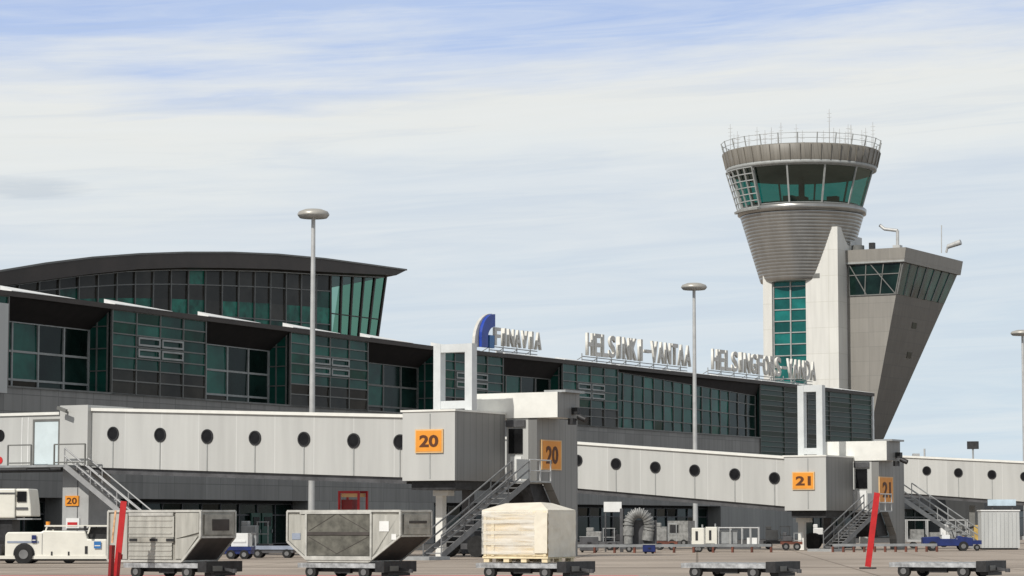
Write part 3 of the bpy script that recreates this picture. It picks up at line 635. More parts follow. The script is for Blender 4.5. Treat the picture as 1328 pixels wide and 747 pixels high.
# ------------------------------------------------------------------ boarding bridges
def stairs(par, x_dir, p0, p1, w, name='service_stairs', n=14, mt='steel', rail=1.0, extra_rail=True):
    """flight between p0 (foot) and p1 (head) with stringers, treads and handrails; w = width vector"""
    p0 = Vector(p0); p1 = Vector(p1); w = Vector(w)
    b = MB()
    for s_ in (p0, p0 + w): b.bar(s_, s_ + (p1 - p0), .06, .28)
    st = b.build(name, mt, par)
    tr = MB(); d = (p1 - p0)
    run = Vector((d.x, d.y, 0)).normalized() * .28
    for i in range(n):
        c = p0 + d * (i + .5) / n; a = c; e = c + w
        tr.add([a - run / 2, a + run / 2, e + run / 2, e - run / 2] + [x + Vector((0, 0, .05)) for x in (a - run / 2, a + run / 2, e + run / 2, e - run / 2)], [(0, 3, 2, 1), (4, 5, 6, 7), (0, 1, 5, 4), (1, 2, 6, 5), (2, 3, 7, 6), (3, 0, 4, 7)])
    tr.build('tread', mt, st)
    for s_ in (Vector((0, 0, 0)), w):
        r = MB()
        for hh_ in ((rail, rail * .55) if extra_rail else (rail,)): r.tube(p0 + s_ + Vector((0, 0, hh_)), p1 + s_ + Vector((0, 0, hh_)), .045, 6)
        for i in range(5): q = p0 + s_ + d * i / 4; r.tube(q, q + Vector((0, 0, rail)), .035, 6)
        r.build('handrail', mt, st)
    return st

def bridge(num, label, X):
    """X: pixel measurements of one bridge"""
    f = pd(X['box'][1], X['boxy'][0], X['D']); vF = f[1]; vt = vF + .25
    ub0 = pv(X['box'][0], 580, vF)[0]; ub1 = f[0]
    BR = thing('boarding_bridge', label, 'boarding bridge', (ub0 - 8, vF + 1.5, 0), group='boarding bridges along the terminal')
    # tunnel
    (xl, ytl, ybl), (xr, ytr, ybr) = X['tun']
    pl, pr = pv(xl, ytl, vt), pv(xr, ytr, vt); bl_, br_ = pv(xl, ybl, vt), pv(xr, ybr, vt)
    def lin(a, b, u): return a[2] + (b[2] - a[2]) * (u - a[0]) / (b[0] - a[0])
    uL_ = pl[0] - X.get('ext', 0); uR_ = ub0 if X.get('cab', True) else pr[0]
    poly = [(uL_, lin(bl_, br_, uL_)), (uR_, lin(bl_, br_, uR_)), (uR_, lin(pl, pr, uR_)), (uL_, lin(pl, pr, uL_))]
    b = MB(); b.prism_y(poly, vt, vt + 3.0); tn = b.build('tunnel', 'bridge', BR)
    b = MB(); zt = lambda u: lin(pl, pr, u)
    b.prism_y([(uL_, zt(uL_) + .003), (uR_, zt(uR_) + .003), (uR_, zt(uR_) + .17), (uL_, zt(uL_) + .17)], vt - .12, vt + 3.1); b.build('roof_trim', 'bridge_trim', tn)
    b = MB(); zb = lambda u: lin(bl_, br_, u)
    b.prism_y([(uL_, zb(uL_) - .003), (uR_, zb(uR_) - .003), (uR_, zb(uR_) - .32), (uL_, zb(uL_) - .32)], vt + .15, vt + 2.85); b.build('floor_shadow_beam', 'steel_dark', tn)  # dark beam drawing the thin shadow under the tunnel
    for px, py in X['port']:
        c = pv(px, py, vt)
        b = MB(); b.disc((c[0], vt - .03, c[2]), (0, 1, 0), .33, .02, 24, 0); o = b.build('porthole', 'window', tn)
        b = MB(); n = 24
        for k in range(n):
            a, e = 2 * math.pi * k / n, 2 * math.pi * (k + 1) / n
            b.bar((c[0] + .35 * math.cos(a), vt - .03, c[2] + .35 * math.sin(a)), (c[0] + .35 * math.cos(e), vt - .03, c[2] + .35 * math.sin(e)), .06, .07)
        b.build('rim', 'black_paint', o)
        b = MB(); b.box(c[0] - .025, c[0] + .025, vt - .04, vt - .005, zb(c[0]) + .02, c[2] - .4); b.build('drain_pipe', 'mullion_light', tn)
    if not X.get('cab', True): return BR, vt
    # end box
    z0 = pv(X['box'][1], X['boxy'][1], vF)[2]; z1 = f[2]
    vB_ = pu(X['end'], 580, ub1)[1]
    b = MB(); b.box(ub0, ub1, vF, vB_, z0, z1); bx = b.build('end_box', ['bridge_plain', 'bridge_shade_side'], BR)
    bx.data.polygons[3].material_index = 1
    b = MB(); b.box(ub0 - .1, ub1 + .06, vF - .06, vB_, z1 + .003, z1 + .1); b.build('box_roof', 'bridge_trim', bx)
    b = MB(); b.box(ub0 + .3, ub1 - .2, vF + .4, vB_ - .3, z0 - .45, z0 - .003); b.build('box_floor', 'black_paint', bx)
    b = MB(); b.box(ub0 + 1.6, ub0 + 1.66, vF - .02, vF - .002, z0 + .1, z1 - .1); b.build('seam', 'mullion_light', bx)
    b = MB(); b.box(ub1 - .5, ub1 - .3, vF + .35, vF + .5, z1 - .3, z1 - .2); b.build('box_lamp', 'mullion_light', bx)
    # number sign
    s0, s1 = pv(X['sign'][0], X['sign'][1], vF - .1), pv(X['sign'][2], X['sign'][3], vF - .1)
    b = MB(); b.box(s0[0], s1[0], vF - .09, vF - .01, s1[2], s0[2]); sg = b.build('number_sign', 'sign_edge', bx)
    b = MB(); b.box(s0[0] + .07, s1[0] - .07, vF - .105, vF - .091, s1[2] + .07, s0[2] - .07); b.build('sign_face', 'orange', BR)
    w = s1[0] - s0[0]; h = s0[2] - s1[2]
    glyph(num, 'numeral', BR, vF - .115, s0[0] + w * .17, s1[0] - w * .15, s1[2] + h * .24, s0[2] - h * .24, ['brown'], .008, .035, 'v')
    # upper white box behind
    vb2 = vB_ + .05
    h0, h1 = pv(X['hood'][0], X['hood'][1], vb2), pv(X['hood'][2], X['hood'][3], vb2)
    b = MB(); b.box(h0[0], h1[0], vb2, vb2 + 2.4, h1[2], h0[2]); hd = b.build('cab_hood', ['bridge_trim', 'bridge_shade_side'], BR); hd.data.polygons[3].material_index = 1
    b = MB(); b.box(h1[0] - 1.0, h1[0] + .25, vb2 + .4, vb2 + 2.5, h0[2], h0[2] + .12); b.build('hood_cap', 'steel', hd)
    b = MB(); b.box(h1[0] + .01, h1[0] + .35, vb2 + 1.5, vb2 + 1.9, h1[2] + .2, h1[2] + .55); b.box(h1[0] + .01, h1[0] + .3, vb2 + 1.1, vb2 + 1.5, h1[2] - .35, h1[2] - .02); b.tube((h1[0] + .3, vb2 + 1.7, h1[2] + .1), (h1[0] + .75, vb2 + 1.7, h1[2] - .1), .16, 8); b.build('floodlight', 'black_paint', hd)
    # door bay
    d0, d1 = pv(X['end'], X['hood'][3], vb2), pv(X['pier'][0], X['door'], vb2)
    b = MB(); b.box(ub1 + .01, d1[0], vb2 + .1, vb2 + 4, z0 - .1, h1[2] - .004); db = b.build('door_bay', 'bridge_plain', BR)
    dw = d1[0] - ub1; b = MB(); b.box(ub1 + dw * .12, d1[0] - dw * .25, vb2 + .03, vb2 + .09, z0 + 1.45, h1[2] - .55); b.build('bay_window', 'window', db)
    b = MB(); b.box(ub1 + .02, d1[0] - dw * .12, vb2 - .02, vb2 + .09, h1[2] - .45, h1[2] - .1); b.build('bay_header', 'steel_dark', db)
    b = MB(); b.box(ub1 + dw * .2, d1[0] - dw * .3, vb2 + .04, vb2 + .09, z0 + .05, z0 + 1.3); b.build('bay_door', 'white_trim', db)
    # pier wall with the second sign
    u2 = d1[0]; vp1 = pu(X['pier'][1], 600, u2)[1]; yy = vp1 - vb2
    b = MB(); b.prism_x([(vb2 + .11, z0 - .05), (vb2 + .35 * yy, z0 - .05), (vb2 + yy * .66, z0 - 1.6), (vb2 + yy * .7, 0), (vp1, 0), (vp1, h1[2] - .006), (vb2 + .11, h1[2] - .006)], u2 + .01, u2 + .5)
    pr_ = b.build('pier_wall', 'bridge_shade_side', BR)
    b = MB(); b.prism_x([(vb2 + .2, z0 - .08), (vb2 + .35 * yy, z0 - .08), (vb2 + yy * .64, z0 - 1.6), (vb2 + .25 * yy, z0 - 1.7)], u2 - 1.5, u2 - .02); b.build('bellows', 'black_paint', BR)
    q0, q1 = pu(X['sign2'][0], X['sign2'][1], u2 + .6), pu(X['sign2'][2], X['sign2'][3], u2 + .6)
    b = MB(); b.box(u2 + .51, u2 + .58, q0[1], q1[1], q1[2], q0[2]); sg2 = b.build('number_sign', 'sign_edge', pr_)
    b = MB(); b.box(u2 + .581, u2 + .595, q0[1] + .12, q1[1] - .12, q1[2] + .06, q0[2] - .06); b.build('sign_face', 'orange', BR)
    w = q1[1] - q0[1]; h = q0[2] - q1[2]
    glyph(num, 'numeral', BR, u2 + .605, q0[1] + w * .2, q1[1] - w * .2, q1[2] + h * .2, q0[2] - h * .2, ['brown'], .008, .03, 'u')
    # supports
    for px in X['legs']:
        c = pv(px, 660, vF + 2.2); b = MB(); b.box(c[0] - .2, c[0] + .2, vF + 2.0, vF + 2.4, 0, z0 - .46); b.box(c[0] - .3, c[0] + .6, vF + 1.9, vF + 2.5, z0 - .75, z0 - .47); b.build('support_leg', 'bridge_trim', BR)
    # wheel bogie
    b = MB(); cu = ub1 - 1.4
    for s_ in (-.9, .9): b.tube((cu + s_, vF + 3.0, .55), (cu + s_, vF + 3.45, .55), .55, 20)
    b.build('bogie_wheel', 'rubber', BR)
    b = MB(); b.box(cu - 1.2, cu + 1.2, vF + 3.5, vF + 3.9, .4, 1.0); b.box(cu - .25, cu + .25, vF + 3.5, vF + 3.9, 1.0, z0 - .46); b.build('bogie_frame', 'steel_dark', BR)
    # stairs rising beside the end box, and landing
    uS = u2 + .55; vh = pu(X['st_top'], 610, uS)[1]; vft = pu(X['st_foot'], 700, uS)[1]
    zl_ = z0 + .0
    stairs(BR, 0, (uS, vft, .15), (uS, vh, zl_), (1.0, 0, 0), mt='steel_shaded')
    b = MB(); b.box(uS, uS + 1.05, vh, vh + 2.2, zl_ - .08, zl_); ld = b.build('landing', 'steel', BR)
    b = MB()
    for y in (vh, vh + 1.1, vh + 2.2): b.tube((uS + 1.02, y, zl_), (uS + 1.02, y, zl_ + 1.05), .04, 6)
    for hh_ in (.5, 1.05): b.tube((uS + 1.02, vh, zl_ + hh_), (uS + 1.02, vh + 2.2, zl_ + hh_), .04, 6)
    b.build('landing_rail', 'pole', ld)
    b = MB(); b.box(uS + .1, uS + .16, vh + .2, vh + 1.5, zl_ + .1, zl_ + 1.1); b.build('landing_screen', 'bridge_plain', ld)
    b = MB(); b.box(uS - .4, uS + 1.3, vft - 1.6, vft + .3, .0, .16); b.build('stair_foot_plate', 'steel', BR)
    # portal frame on the roof
    vg = vF + 1.6; a0_, a1_ = pv(X['port_fr'][0], 500, vg)[0], pv(X['port_fr'][1], 500, vg)[0]; zp = pv(X['port_fr'][0], X['port_fr'][2], vg)[2]
    b = MB(); zz = z1 + .1
    b.box(a0_, a0_ + .42, vg, vg + .5, zz, zp); b.box(a1_ - .42, a1_, vg, vg + .5, zz, zp); b.box(a0_ + .42, a1_ - .42, vg + .02, vg + .48, zp - .42, zp - .003); b.box(a0_ + .42, a1_ - .42, vg + .02, vg + .48, zz + .1, zz + .5)
    b.build('roof_portal', 'white_paint_grey', BR)
    return BR, vt
M['white_paint_grey'] = mat('pale_grey_paint', (.60, .62, .62), .4, var=.05)
B20, vt20 = bridge('20', 'nearest grey boarding bridge with portholes and an orange 20 on its end box', dict(
    D=132, box=(522, 590), boxy=(533, 623), tun=((118, 533, 606), (520, 541.5, 619)), end=655,
    port=[(147, 562.5), (208, 564), (269, 566), (331, 568), (394.5, 569.5), (459, 571.5), (519, 573)],
    sign=(538, 557, 574, 587), hood=(615, 511, 723, 541), pier=(684, 738), door=600, sign2=(703, 570, 729, 610), legs=(572,),
    st_foot=549, st_top=664, port_fr=(562, 612, 447)))
B21, vt21 = bridge('21', 'middle grey boarding bridge with an orange 21 on its end box', dict(
    D=168, box=(1017, 1071), boxy=(592, 662), tun=((745, 576, 633), (1010, 594.5, 656)), end=1106, ext=14,
    port=[(749, 597), (799, 601.5), (850, 606), (901, 610), (953, 615), (1004.5, 620)],
    sign=(1027, 612, 1056, 635), hood=(1068, 573, 1150, 597), pier=(1130, 1163), door=640, sign2=(1141, 618, 1159, 652), legs=(1040,),
    st_foot=1068, st_top=1120, port_fr=(1034, 1066, 500)))
B22, vt22 = bridge('', 'farthest boarding bridge running out of the picture at the right', dict(
    D=215, cab=False, box=(1420, 1440), boxy=(600, 650), tun=((1165, 593, 639), (1460, 607, 660)), ext=9,
    port=[(1160, 608), (1202, 610.5), (1243, 613), (1286.5, 615.5), (1329, 618), (1372, 621)]))
# second flight of bridge 21, on its far side
pz = pd(1160, 640, 176)
stairs(B21, 0, (pz[0] + 4.6, pz[1] + 2.5, .1), (pz[0] + .4, pz[1] + .2, 3.4), (0.4, .9, 0))
# supports of the farthest bridge
for px in (1262, 1400):
    c = pv(px, 650, vt22 + 1.5); b = MB(); b.box(c[0] - .25, c[0] + .25, vt22 + 1.2, vt22 + 1.7, 0, c[2] + 1.0 if c[2] + 1 < 3.5 else 3.2); b.build('support_leg', 'mullion', B22)
c = pv(1262, 597, vt22 + 1.5)
FLD = thing('floodlight_post', 'small black floodlight on a short post above the farthest bridge', 'floodlight', (c[0], c[1], pv(1262, 597, vt22 + 1.5)[2] - .35))
zz = ORG[FLD.name][2]
b = MB(); b.tube((c[0], c[1], zz), (c[0], c[1], zz + 1.6), .08, 8); b.build('post', 'steel', FLD)
b = MB(); b.box(c[0] - .45, c[0] + .45, c[1] - .2, c[1] + .2, zz + 1.3, zz + 1.95); b.build('lamp', 'black_paint', FLD)
b = MB(); b.box(c[0] - .2, c[0] + 1.1, c[1] - .3, c[1] + .3, zz + .0, zz + .28); b.build('control_box', 'black_paint', FLD)

# rotunda, fixed corridor and stairs at the left of bridge 20
vr = vt20 - .35
r0, r1 = pv(78, 526, vr), pv(114, 526, vr); rz0 = pv(80, 604, vr)[2]
b = MB(); b.box(r0[0], r1[0], vr, vr + 4.0, rz0, r0[2]); rt = b.build('rotunda', 'bridge_plain', B20)
b = MB(); b.box(r1[0] + .002, r1[0] + .35, vr + .5, vr + 3.6, rz0 + .1, r0[2] - .45); b.build('rotunda_joint', 'steel_dark', rt)
cm_ = pv(88, 535, vr); b = MB(); b.bar((cm_[0], vr - .01, cm_[2]), (cm_[0] - .1, vr - .55, cm_[2] + .2), .1, .1); b.bar((cm_[0] - .25, vr - .55, cm_[2] + .25), (cm_[0] + .35, vr - .55, cm_[2] + .05), .16, .18); b.build('security_camera', 'mullion', rt)
b = MB(); b.box(r0[0] + .02, r1[0] - .1, vr + .3, vr + 2.2, 0, rz0 - .003); rc = b.build('rotunda_column', 'panel_col', B20) if 'panel_col' in M else b.build('rotunda_column', mat('pale_column_cladding', (.42, .42, .41), .6, var=.08), B20)
b = MB(); b.box(r0[0] + 1.05, r0[0] + 1.09, vr + .28, vr + .3, .2, rz0 - .1); b.build('seam', 'steel_dark', rc)
a, e = pv(85, 643, vr + .25), pv(102, 656, vr + .25); b = MB(); b.box(a[0], e[0], vr + .22, vr + .29, e[2], a[2]); b.build('column_sign', 'orange', rc)
glyph('20', 'numeral', B20, vr + .21, a[0] + .12, e[0] - .1, e[2] + .1, a[2] - .1, ['brown'], .006, .02, 'v')
a, e = pv(86, 672, vr + .25), pv(103, 686, vr + .25); b = MB(); b.box(a[0], e[0], vr + .22, vr + .29, e[2], a[2]); b.box(a[0] + .12, e[0] - .12, vr + .20, vr + .215, e[2] + .12, a[2] - .22, 1); b.build('safety_notice', ['white_trim', 'red'], rc)
# corridor
cl, cr = pv(-40, 541, vt20), pv(78, 541, vt20); cz0 = pv(40, 604, vt20)[2]
b = MB(); b.box(cl[0], cr[0] - .003, vt20, vt20 + 3, cz0, cl[2]); co = b.build('fixed_corridor', 'bridge_plain', B20)
b = MB(); b.box(cl[0], cr[0] - .004, vt20 - .1, vt20 + 3, cl[2] + .003, cl[2] + .16); b.build('roof_trim', 'bridge_trim', co)
b = MB(); b.box(cl[0], cr[0] - .004, vt20 + .1, vt20 + 3, cz0 - .3, cz0 - .003); b.build('floor_shadow_beam', 'steel_dark', co)  # dark beam drawing the shadow line beneath the corridor
a, e = pv(46, 547, vt20), pv(76, 603, vt20); M['door_pale'] = mat('pale_blue_white_door', (.62, .70, .72), .35, var=.04)
b = MB(); b.box(a[0], e[0], vt20 - .05, vt20 - .003, cz0 + .05, a[2]); o = b.build('door', 'door_pale', co)
b = MB()
for x in (a[0] - .12, e[0]): b.box(x, x + .12, vt20 - .08, vt20 - .002, cz0 + .05, a[2])
b.box(a[0] - .12, e[0] + .12, vt20 - .08, vt20 - .002, a[2] + .003, a[2] + .13); b.build('door_frame', 'mullion', o)
for xx in (28, 36): q = pv(xx, 580, vt20); b = MB(); b.box(q[0], q[0] + .05, vt20 - .02, vt20 - .002, cz0 + .05, cl[2] - .1); b.build('seam', 'white_trim', co)
c = pv(0, 565, vt20); b = MB(); b.disc((c[0], vt20 - .03, c[2]), (0, 1, 0), .34, .02, 24); b.build('porthole', 'window', co)
c = pv(0, 597, vt20); b = MB(); b.disc((c[0], vt20 - .03, c[2]), (0, 1, 0), .2, .02, 24); b.build('red_button', 'red', co)
# landing and stairs on the camera side
l0, l1 = pv(10, 604, vt20 - .7), pv(92, 604, vt20 - .7); lz = l0[2]
b = MB(); b.box(l0[0] - 3, l1[0], vt20 - 1.3, vt20 - .15, lz - .12, lz); ld = b.build('landing', 'steel', B20)
for x0, x1 in ((10, 40), (70, 110)):
    b = MB(); ua, ub_ = pv(x0, 590, vt20 - 1.3)[0], pv(x1, 590, vt20 - 1.3)[0]
    for hh_ in (.12, 1.1): b.bar((ua, vt20 - 1.28, lz + hh_), (ub_, vt20 - 1.28, lz + hh_), .06, .07)
    for f_ in (0, 1): b.bar((ua + (ub_ - ua) * f_, vt20 - 1.28, lz), (ua + (ub_ - ua) * f_, vt20 - 1.28, lz + 1.1), .07, .07)
    b.build('landing_rail', 'mullion', ld)
foot = pv(222, 716, vt20 - 1.2); M['steel_pale'] = mat('pale_galvanised_steel', (.36, .36, .36), .45, .1, var=.1)
stairs(B20, 0, (foot[0], vt20 - 1.25, .1), (l1[0], vt20 - 1.25, lz - .05), (0, 1.0, 0), n=16, mt='steel_pale', rail=.95)

# ------------------------------------------------------------------ light masts
def mast(px, ytop, D, r_px, label):
    p = pd(px, ytop, D); zt = p[2]
    LM = thing('light_mast', label, 'light mast', (p[0], p[1], 0), group='apron light masts')
    rr_ = r_px / (F / D)
    b = MB(); b.tube((p[0], p[1], 0), (p[0], p[1], zt - .6), .22, 12, .13); b.tube((p[0], p[1], 0), (p[0], p[1], .4), .4, 12); b.build('pole', 'pole', LM)
    b = MB(); b.lathe([(.1, zt - .02), (rr_ * .55, zt - .06), (rr_ * .9, zt - .2), (rr_, zt - .36), (rr_ * .98, zt - .44)][::-1], 28, (p[0], p[1])); hd = b.build('lamp_head', 'lamp', LM)
    b = MB(); b.lathe([(rr_ * .98, zt - .44), (rr_ * .85, zt - .6), (.1, zt - .62)][::-1], 28, (p[0], p[1])); b.build('lens', 'lens', hd)
mast(406.5, 270.5, 165, 21, 'tallest looking light mast, left in front of the curved roof hall')
mast(900, 366.5, 218, 17, 'light mast rising between the two long rows of roof letters')
mast(1326, 427.5, 272, 15.5, 'light mast cut by the right edge of the picture')

# ------------------------------------------------------------------ dollies, containers, crate
LD, WD, ZD = 3.15, 1.9, .50
def make_dolly(label, grp):
    D_ = thing('cargo_dolly', label, 'dolly', (0, 0, 0), grp, absolute=False)
    b = MB(); b.box(0, LD * .93, 0, .10, ZD - .17, ZD - .02); b.box(0, LD * .93, WD - .1, WD, ZD - .17, ZD - .02); b.box(0, .1, .1, WD - .1, ZD - .17, ZD - .02); b.box(LD * .5, LD * .5 + .1, .1, WD - .1, ZD - .17, ZD - .06)
    b.build('deck_frame', 'steel_bright', D_)
    b = MB()
    for k in range(11): b.tube((.25 + k * .26, .11, ZD - .05), (.25 + k * .26, WD - .11, ZD - .05), .04, 8)
    b.build('deck_roller', 'steel', D_)
    b = MB(); b.box(.2, LD * .9, .25, WD - .25, ZD - .3, ZD - .18); b.box(.35, .6, .1, WD - .1, .2, ZD - .18); b.box(LD - .8, LD - .55, .1, WD - .1, .2, ZD - .18); b.box(1.3, 1.9, .15, .3, .16, ZD - .18); b.build('chassis', 'black_paint', D_)
    b = MB(); b.box(LD * .93 + .01, LD + .12, -.02, WD + .02, ZD - .3, ZD + .04); b.box(LD * .93 + .04, LD + .08, .3, WD - .3, ZD - .42, ZD - .31); b.build('end_stop', 'black_paint', D_)
    b = MB(); b.box(LD + .121, LD + .15, .3, .8, ZD - .26, ZD - .1); b.build('reflector', 'mullion', D_)
    for x in (.48, LD - .66):
        for y, d in ((.0, 1), (WD - .2, 1)):
            b = MB(); b.tube((x, y + .02, .2), (x, y + .2, .2), .2, 20); o = b.build('wheel', 'rubber', D_)
            b = MB(); b.tube((x, y + .0, .2), (x, y + .22, .2), .10, 12); b.build('hub', 'rim', o)
    b = MB(); b.bar((LD + .12, WD / 2, .3), (LD + .5, WD / 2, .24), .08, .08); b.tube((LD + .5, WD / 2, .18), (LD + .5, WD / 2, .3), .08, 10); b.build('drawbar', 'steel_dark', D_)
    return D_
M['steel_bright'] = mat('worn_bright_steel', (.50, .51, .52), .4, .35, var=.3, scale=4)
dpos = []
specs = [(160, 728, 84.5, 'cargo dolly carrying the pale ribbed container beside the red poles'), (386, 728, 84.5, 'cargo dolly under the dark fronted container with sloping sides'),
         (617, 729, 84, 'cargo dolly carrying the plastic wrapped wooden crate'), (883, 729, 84, 'empty cargo dolly left of the leaning red pole'), (1153, 727, 85.5, 'empty cargo dolly right of the leaning red pole')]
proto = None
for i, (px, py, D, lb) in enumerate(specs):
    p = pd(px, py, D)
    d = make_dolly(lb, 'cargo dollies lined up on the apron') if i == 0 else copy_tree(proto)
    if i == 0: proto = d
    d.location = to_w(p[0], p[1], 0); d['label'] = lb; dpos.append((p[0], p[1]))
ZB0 = ZD + .0
def container(dp, x0, x1, chamL, chamR, label, front_mt, pieces):
    u0 = dp[0]; v0 = dp[1]
    C_ = thing('cargo_container', label, 'container', (u0 + x0, v0, ZB0), absolute=False)
    # local: x along front, y depth, z up
    L_ = x1 - x0; Hc = 1.62; W_ = 1.85
    poly = [(chamL[0], .04), (L_ - chamR[0], .04), (L_, chamR[1]), (L_, Hc), (0, Hc), (0, max(chamL[1], .05))]
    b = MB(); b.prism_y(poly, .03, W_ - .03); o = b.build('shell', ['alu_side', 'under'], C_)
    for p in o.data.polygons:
        if p.normal.z < -.3: p.material_index = 1  # downward faces take the painted shade
    b = MB(); n = len(poly)
    for y in (.0, W_):
        for p, q in zip(poly, poly[1:] + poly[:1]): b.bar((p[0], y, p[1]), (q[0], y, q[1]), .06, .07)
    for p in poly: b.bar((p[0], 0, p[1]), (p[0], W_, p[1]), .06, .06)
    b.box(.0, L_, -.02, W_, -.004, .055) if False else b.box(chamL[0], L_ - chamR[0], -.02, W_ + .02, .002, .06)
    b.build('edge_frame', 'alu_frame', C_)
    return C_, L_, Hc, W_
# first container
C1, L1, H1, W1 = container(dpos[0], -.62, 3.02, (.08, .06), (.72, .80), 'dented aluminium cargo container with pale ribbed front panels', None, None)
b = MB(); b.box(.12, .78, -.02, .0, .1, H1 - .08); b.build('side_panel', 'alu', C1)
for z0, z1 in ((.10, .62), (.80, H1 - .16)):
    b = MB(); b.box(.84, 2.62 if z0 > .5 else 2.60 - .05, -.025, .0, z0, z1); 
    for k in range(3): b.box(.84, 2.55, -.045, -.026, z0 + .1 + k * (z1 - z0) / 3.2, z0 + .14 + k * (z1 - z0) / 3.2)
    b.build('front_panel', 'alu', C1)
b = MB(); b.box(.84, 2.62, -.05, .0, .63, .79, 0)
for x in (.9, 1.7, 2.35): b.box(x, x + .3, -.07, -.051, .67, .75, 1)
b.build('latch_rail', ['alu_side', 'black_paint'], C1)
b = MB(); b.box(.84, 2.6, -.05, 0, H1 - .15, H1 - .05); b.build('head_rail', 'alu_frame', C1)
b = MB(); b.prism_y([(2.68, .75), (3.58, .95), (3.58, H1 - .06), (2.68, H1 - .06)], -.02, .0); b.build('gusset_panel', 'alu', C1)
b = MB(); b.prism_y([(2.68, .12), (2.95, .12), (3.55, .84), (2.68, .74)], -.02, .0); b.build('gusset_panel', 'alu', C1)
b = MB(); b.box(L1 + .03, L1 + .05, .15, W1 - .15, H1 * .54, H1 - .1); b.box(L1 + .05, L1 + .065, .55, 1.45, H1 * .62, H1 * .84, 1); b.build('end_panel', ['alu_side', 'under'], C1)
# second container
C2, L2, H2, W2 = container(dpos[1], -.40, 3.85, (.82, .66), (1.15, .84), 'cargo container with dark grimy front sheet and sloping lower corners', None, None)
b = MB(); b.box(.78, 3.12, -.02, .0, .22, H2 - .10); b.build('front_curtain', 'alu_dark', C2)
b = MB(); b.box(.78, 3.12, -.045, -.021, .86, .96)
for a_, c_ in (((.85, 1.0), (1.9, 1.55)), ((1.9, 1.55), (3.05, 1.0)), ((.85, .8), (1.9, .28)), ((1.9, .28), (3.05, .8))): b.bar((a_[0], -.025, a_[1]), (c_[0], -.025, c_[1]), .01, .015)
b.build('strap', 'under', C2)
for x in (.70, 3.15): b = MB(); b.box(x, x + .07, -.05, .0, .12, H2 - .08); b.build('front_post', 'alu_frame', C2)
b = MB(); b.box(.72, 3.22, -.06, .0, .075, .2); b.build('bottom_rail', 'alu_frame', C2); b = MB(); b.box(.5, 3.2, -.05, 0, H2 - .09, H2 - .03); b.build('top_rail', 'alu_frame', C2)
b = MB(); b.prism_y([(.70, .2), (.70, H2 - .12), (.06, H2 - .12), (.06, .70)], -.02, .0); b.build('gusset_panel', 'alu', C2)
b = MB(); b.prism_y([(3.24, .1), (L2 - 1.1, .1), (L2 - .04, .88), (L2 - .04, H2 - .12), (3.24, H2 - .12)], -.02, .0); b.build('gusset_panel', 'alu', C2)
b = MB(); b.box(.2, .52, -.04, -.021, .72, .92); b.build('data_plate', 'blue_pale', C2)
b = MB(); b.box(3.5, 3.85, -.04, -.021, .98, 1.3); b.box(3.95, 4.12, -.04, -.021, .72, .9); b.build('paper_tag', 'white_trim', C2)
b = MB(); b.box(L2 + .03, L2 + .05, .15, W2 - .15, H2 * .55, H2 - .1); b.box(L2 + .05, L2 + .065, .45, 1.5, H2 * .76, H2 * .81, 1); b.box(L2 + .05, L2 + .06, .4, 1.55, H2 * .66, H2 * .7, 0); b.build('end_panel', ['alu_side', 'under'], C2)
# crate
def film_clear():
    m, t, N, L = nt('clear_stretch_wrap')
    out = N.new('ShaderNodeOutputMaterial'); mx = N.new('ShaderNodeMixShader'); tr = N.new('ShaderNodeBsdfTransparent'); b = N.new('ShaderNodeBsdfPrincipled')
    b.inputs['Base Color'].default_value = (.84, .81, .74, 1); b.inputs['Roughness'].default_value = .25
    tc = N.new('ShaderNodeTexCoord'); mp = N.new('ShaderNodeMapping'); mp.inputs['Scale'].default_value = (.5, 1, 5); mp.inputs['Rotation'].default_value = (0, .12, 0); L.new(tc.outputs['Object'], mp.inputs[0])
    n = N.new('ShaderNodeTexNoise'); n.inputs['Scale'].default_value = 1.6; n.inputs['Detail'].default_value = 5; L.new(mp.outputs[0], n.inputs[0])
    mr = N.new('ShaderNodeMapRange'); mr.inputs['From Min'].default_value = .38; mr.inputs['From Max'].default_value = .66; mr.inputs['To Min'].default_value = .22; mr.inputs['To Max'].default_value = .85; L.new(n.outputs['Fac'], mr.inputs[0])
    L.new(mr.outputs[0], mx.inputs[0]); L.new(tr.outputs[0], mx.inputs[1]); L.new(b.outputs[0], mx.inputs[2]); L.new(mx.outputs[0], out.inputs[0]); return m
u0, v0 = dpos[2][0] + .28, dpos[2][1] + .02
CR = thing('wrapped_crate', 'large pale wooden crate wrapped in clear plastic with a peaked top', 'crate', (u0, v0, ZB0), absolute=False)
LC, WC, HC = 2.30, 1.75, 1.62
b = MB(); b.box(0, LC, 0, WC, .2, HC); b.build('crate_body', 'wood', CR)
b = MB()
for x in (.02, .30, LC - .50, LC - .12): b.box(x, x + .1, -.05, -.003, .2, HC - .02)
for z in (.22, HC - .14): b.box(.13, LC - .13, -.035, -.003, z, z + .1)
b.build('batten', 'wood_edge', CR)
b = MB(); b.box(-.03, LC + .03, -.03, WC + .03, .13, .195)
for x in (.0, .72, 1.35, LC - .2):
    for y in (0, WC / 2 - .1, WC - .2): b.box(x, x + .2, y, y + .2, .01, .128)
b.build('pallet', 'wood_edge', CR)
b = MB(); z = HC + .005
ring = [(-.04, -.04), (LC + .04, -.04), (LC + .04, WC + .04), (-.04, WC + .04)]
v_ = [(x, y, z - .10) for x, y in ring] + [(x, y, z + .03) for x, y in ring] + [(.55, .45, z + .24), (LC - .5, .5, z + .27), (LC - .55, WC - .45, z + .25), (.6, WC - .5, z + .24)]
b.add(v_, [(0, 1, 5, 4), (1, 2, 6, 5), (2, 3, 7, 6), (3, 0, 4, 7), (4, 5, 9, 8), (5, 6, 10, 9), (6, 7, 11, 10), (7, 4, 8, 11), (8, 9, 10, 11)]); b.build('top_sheet', 'film', CR)
b = MB(); random.seed(5)
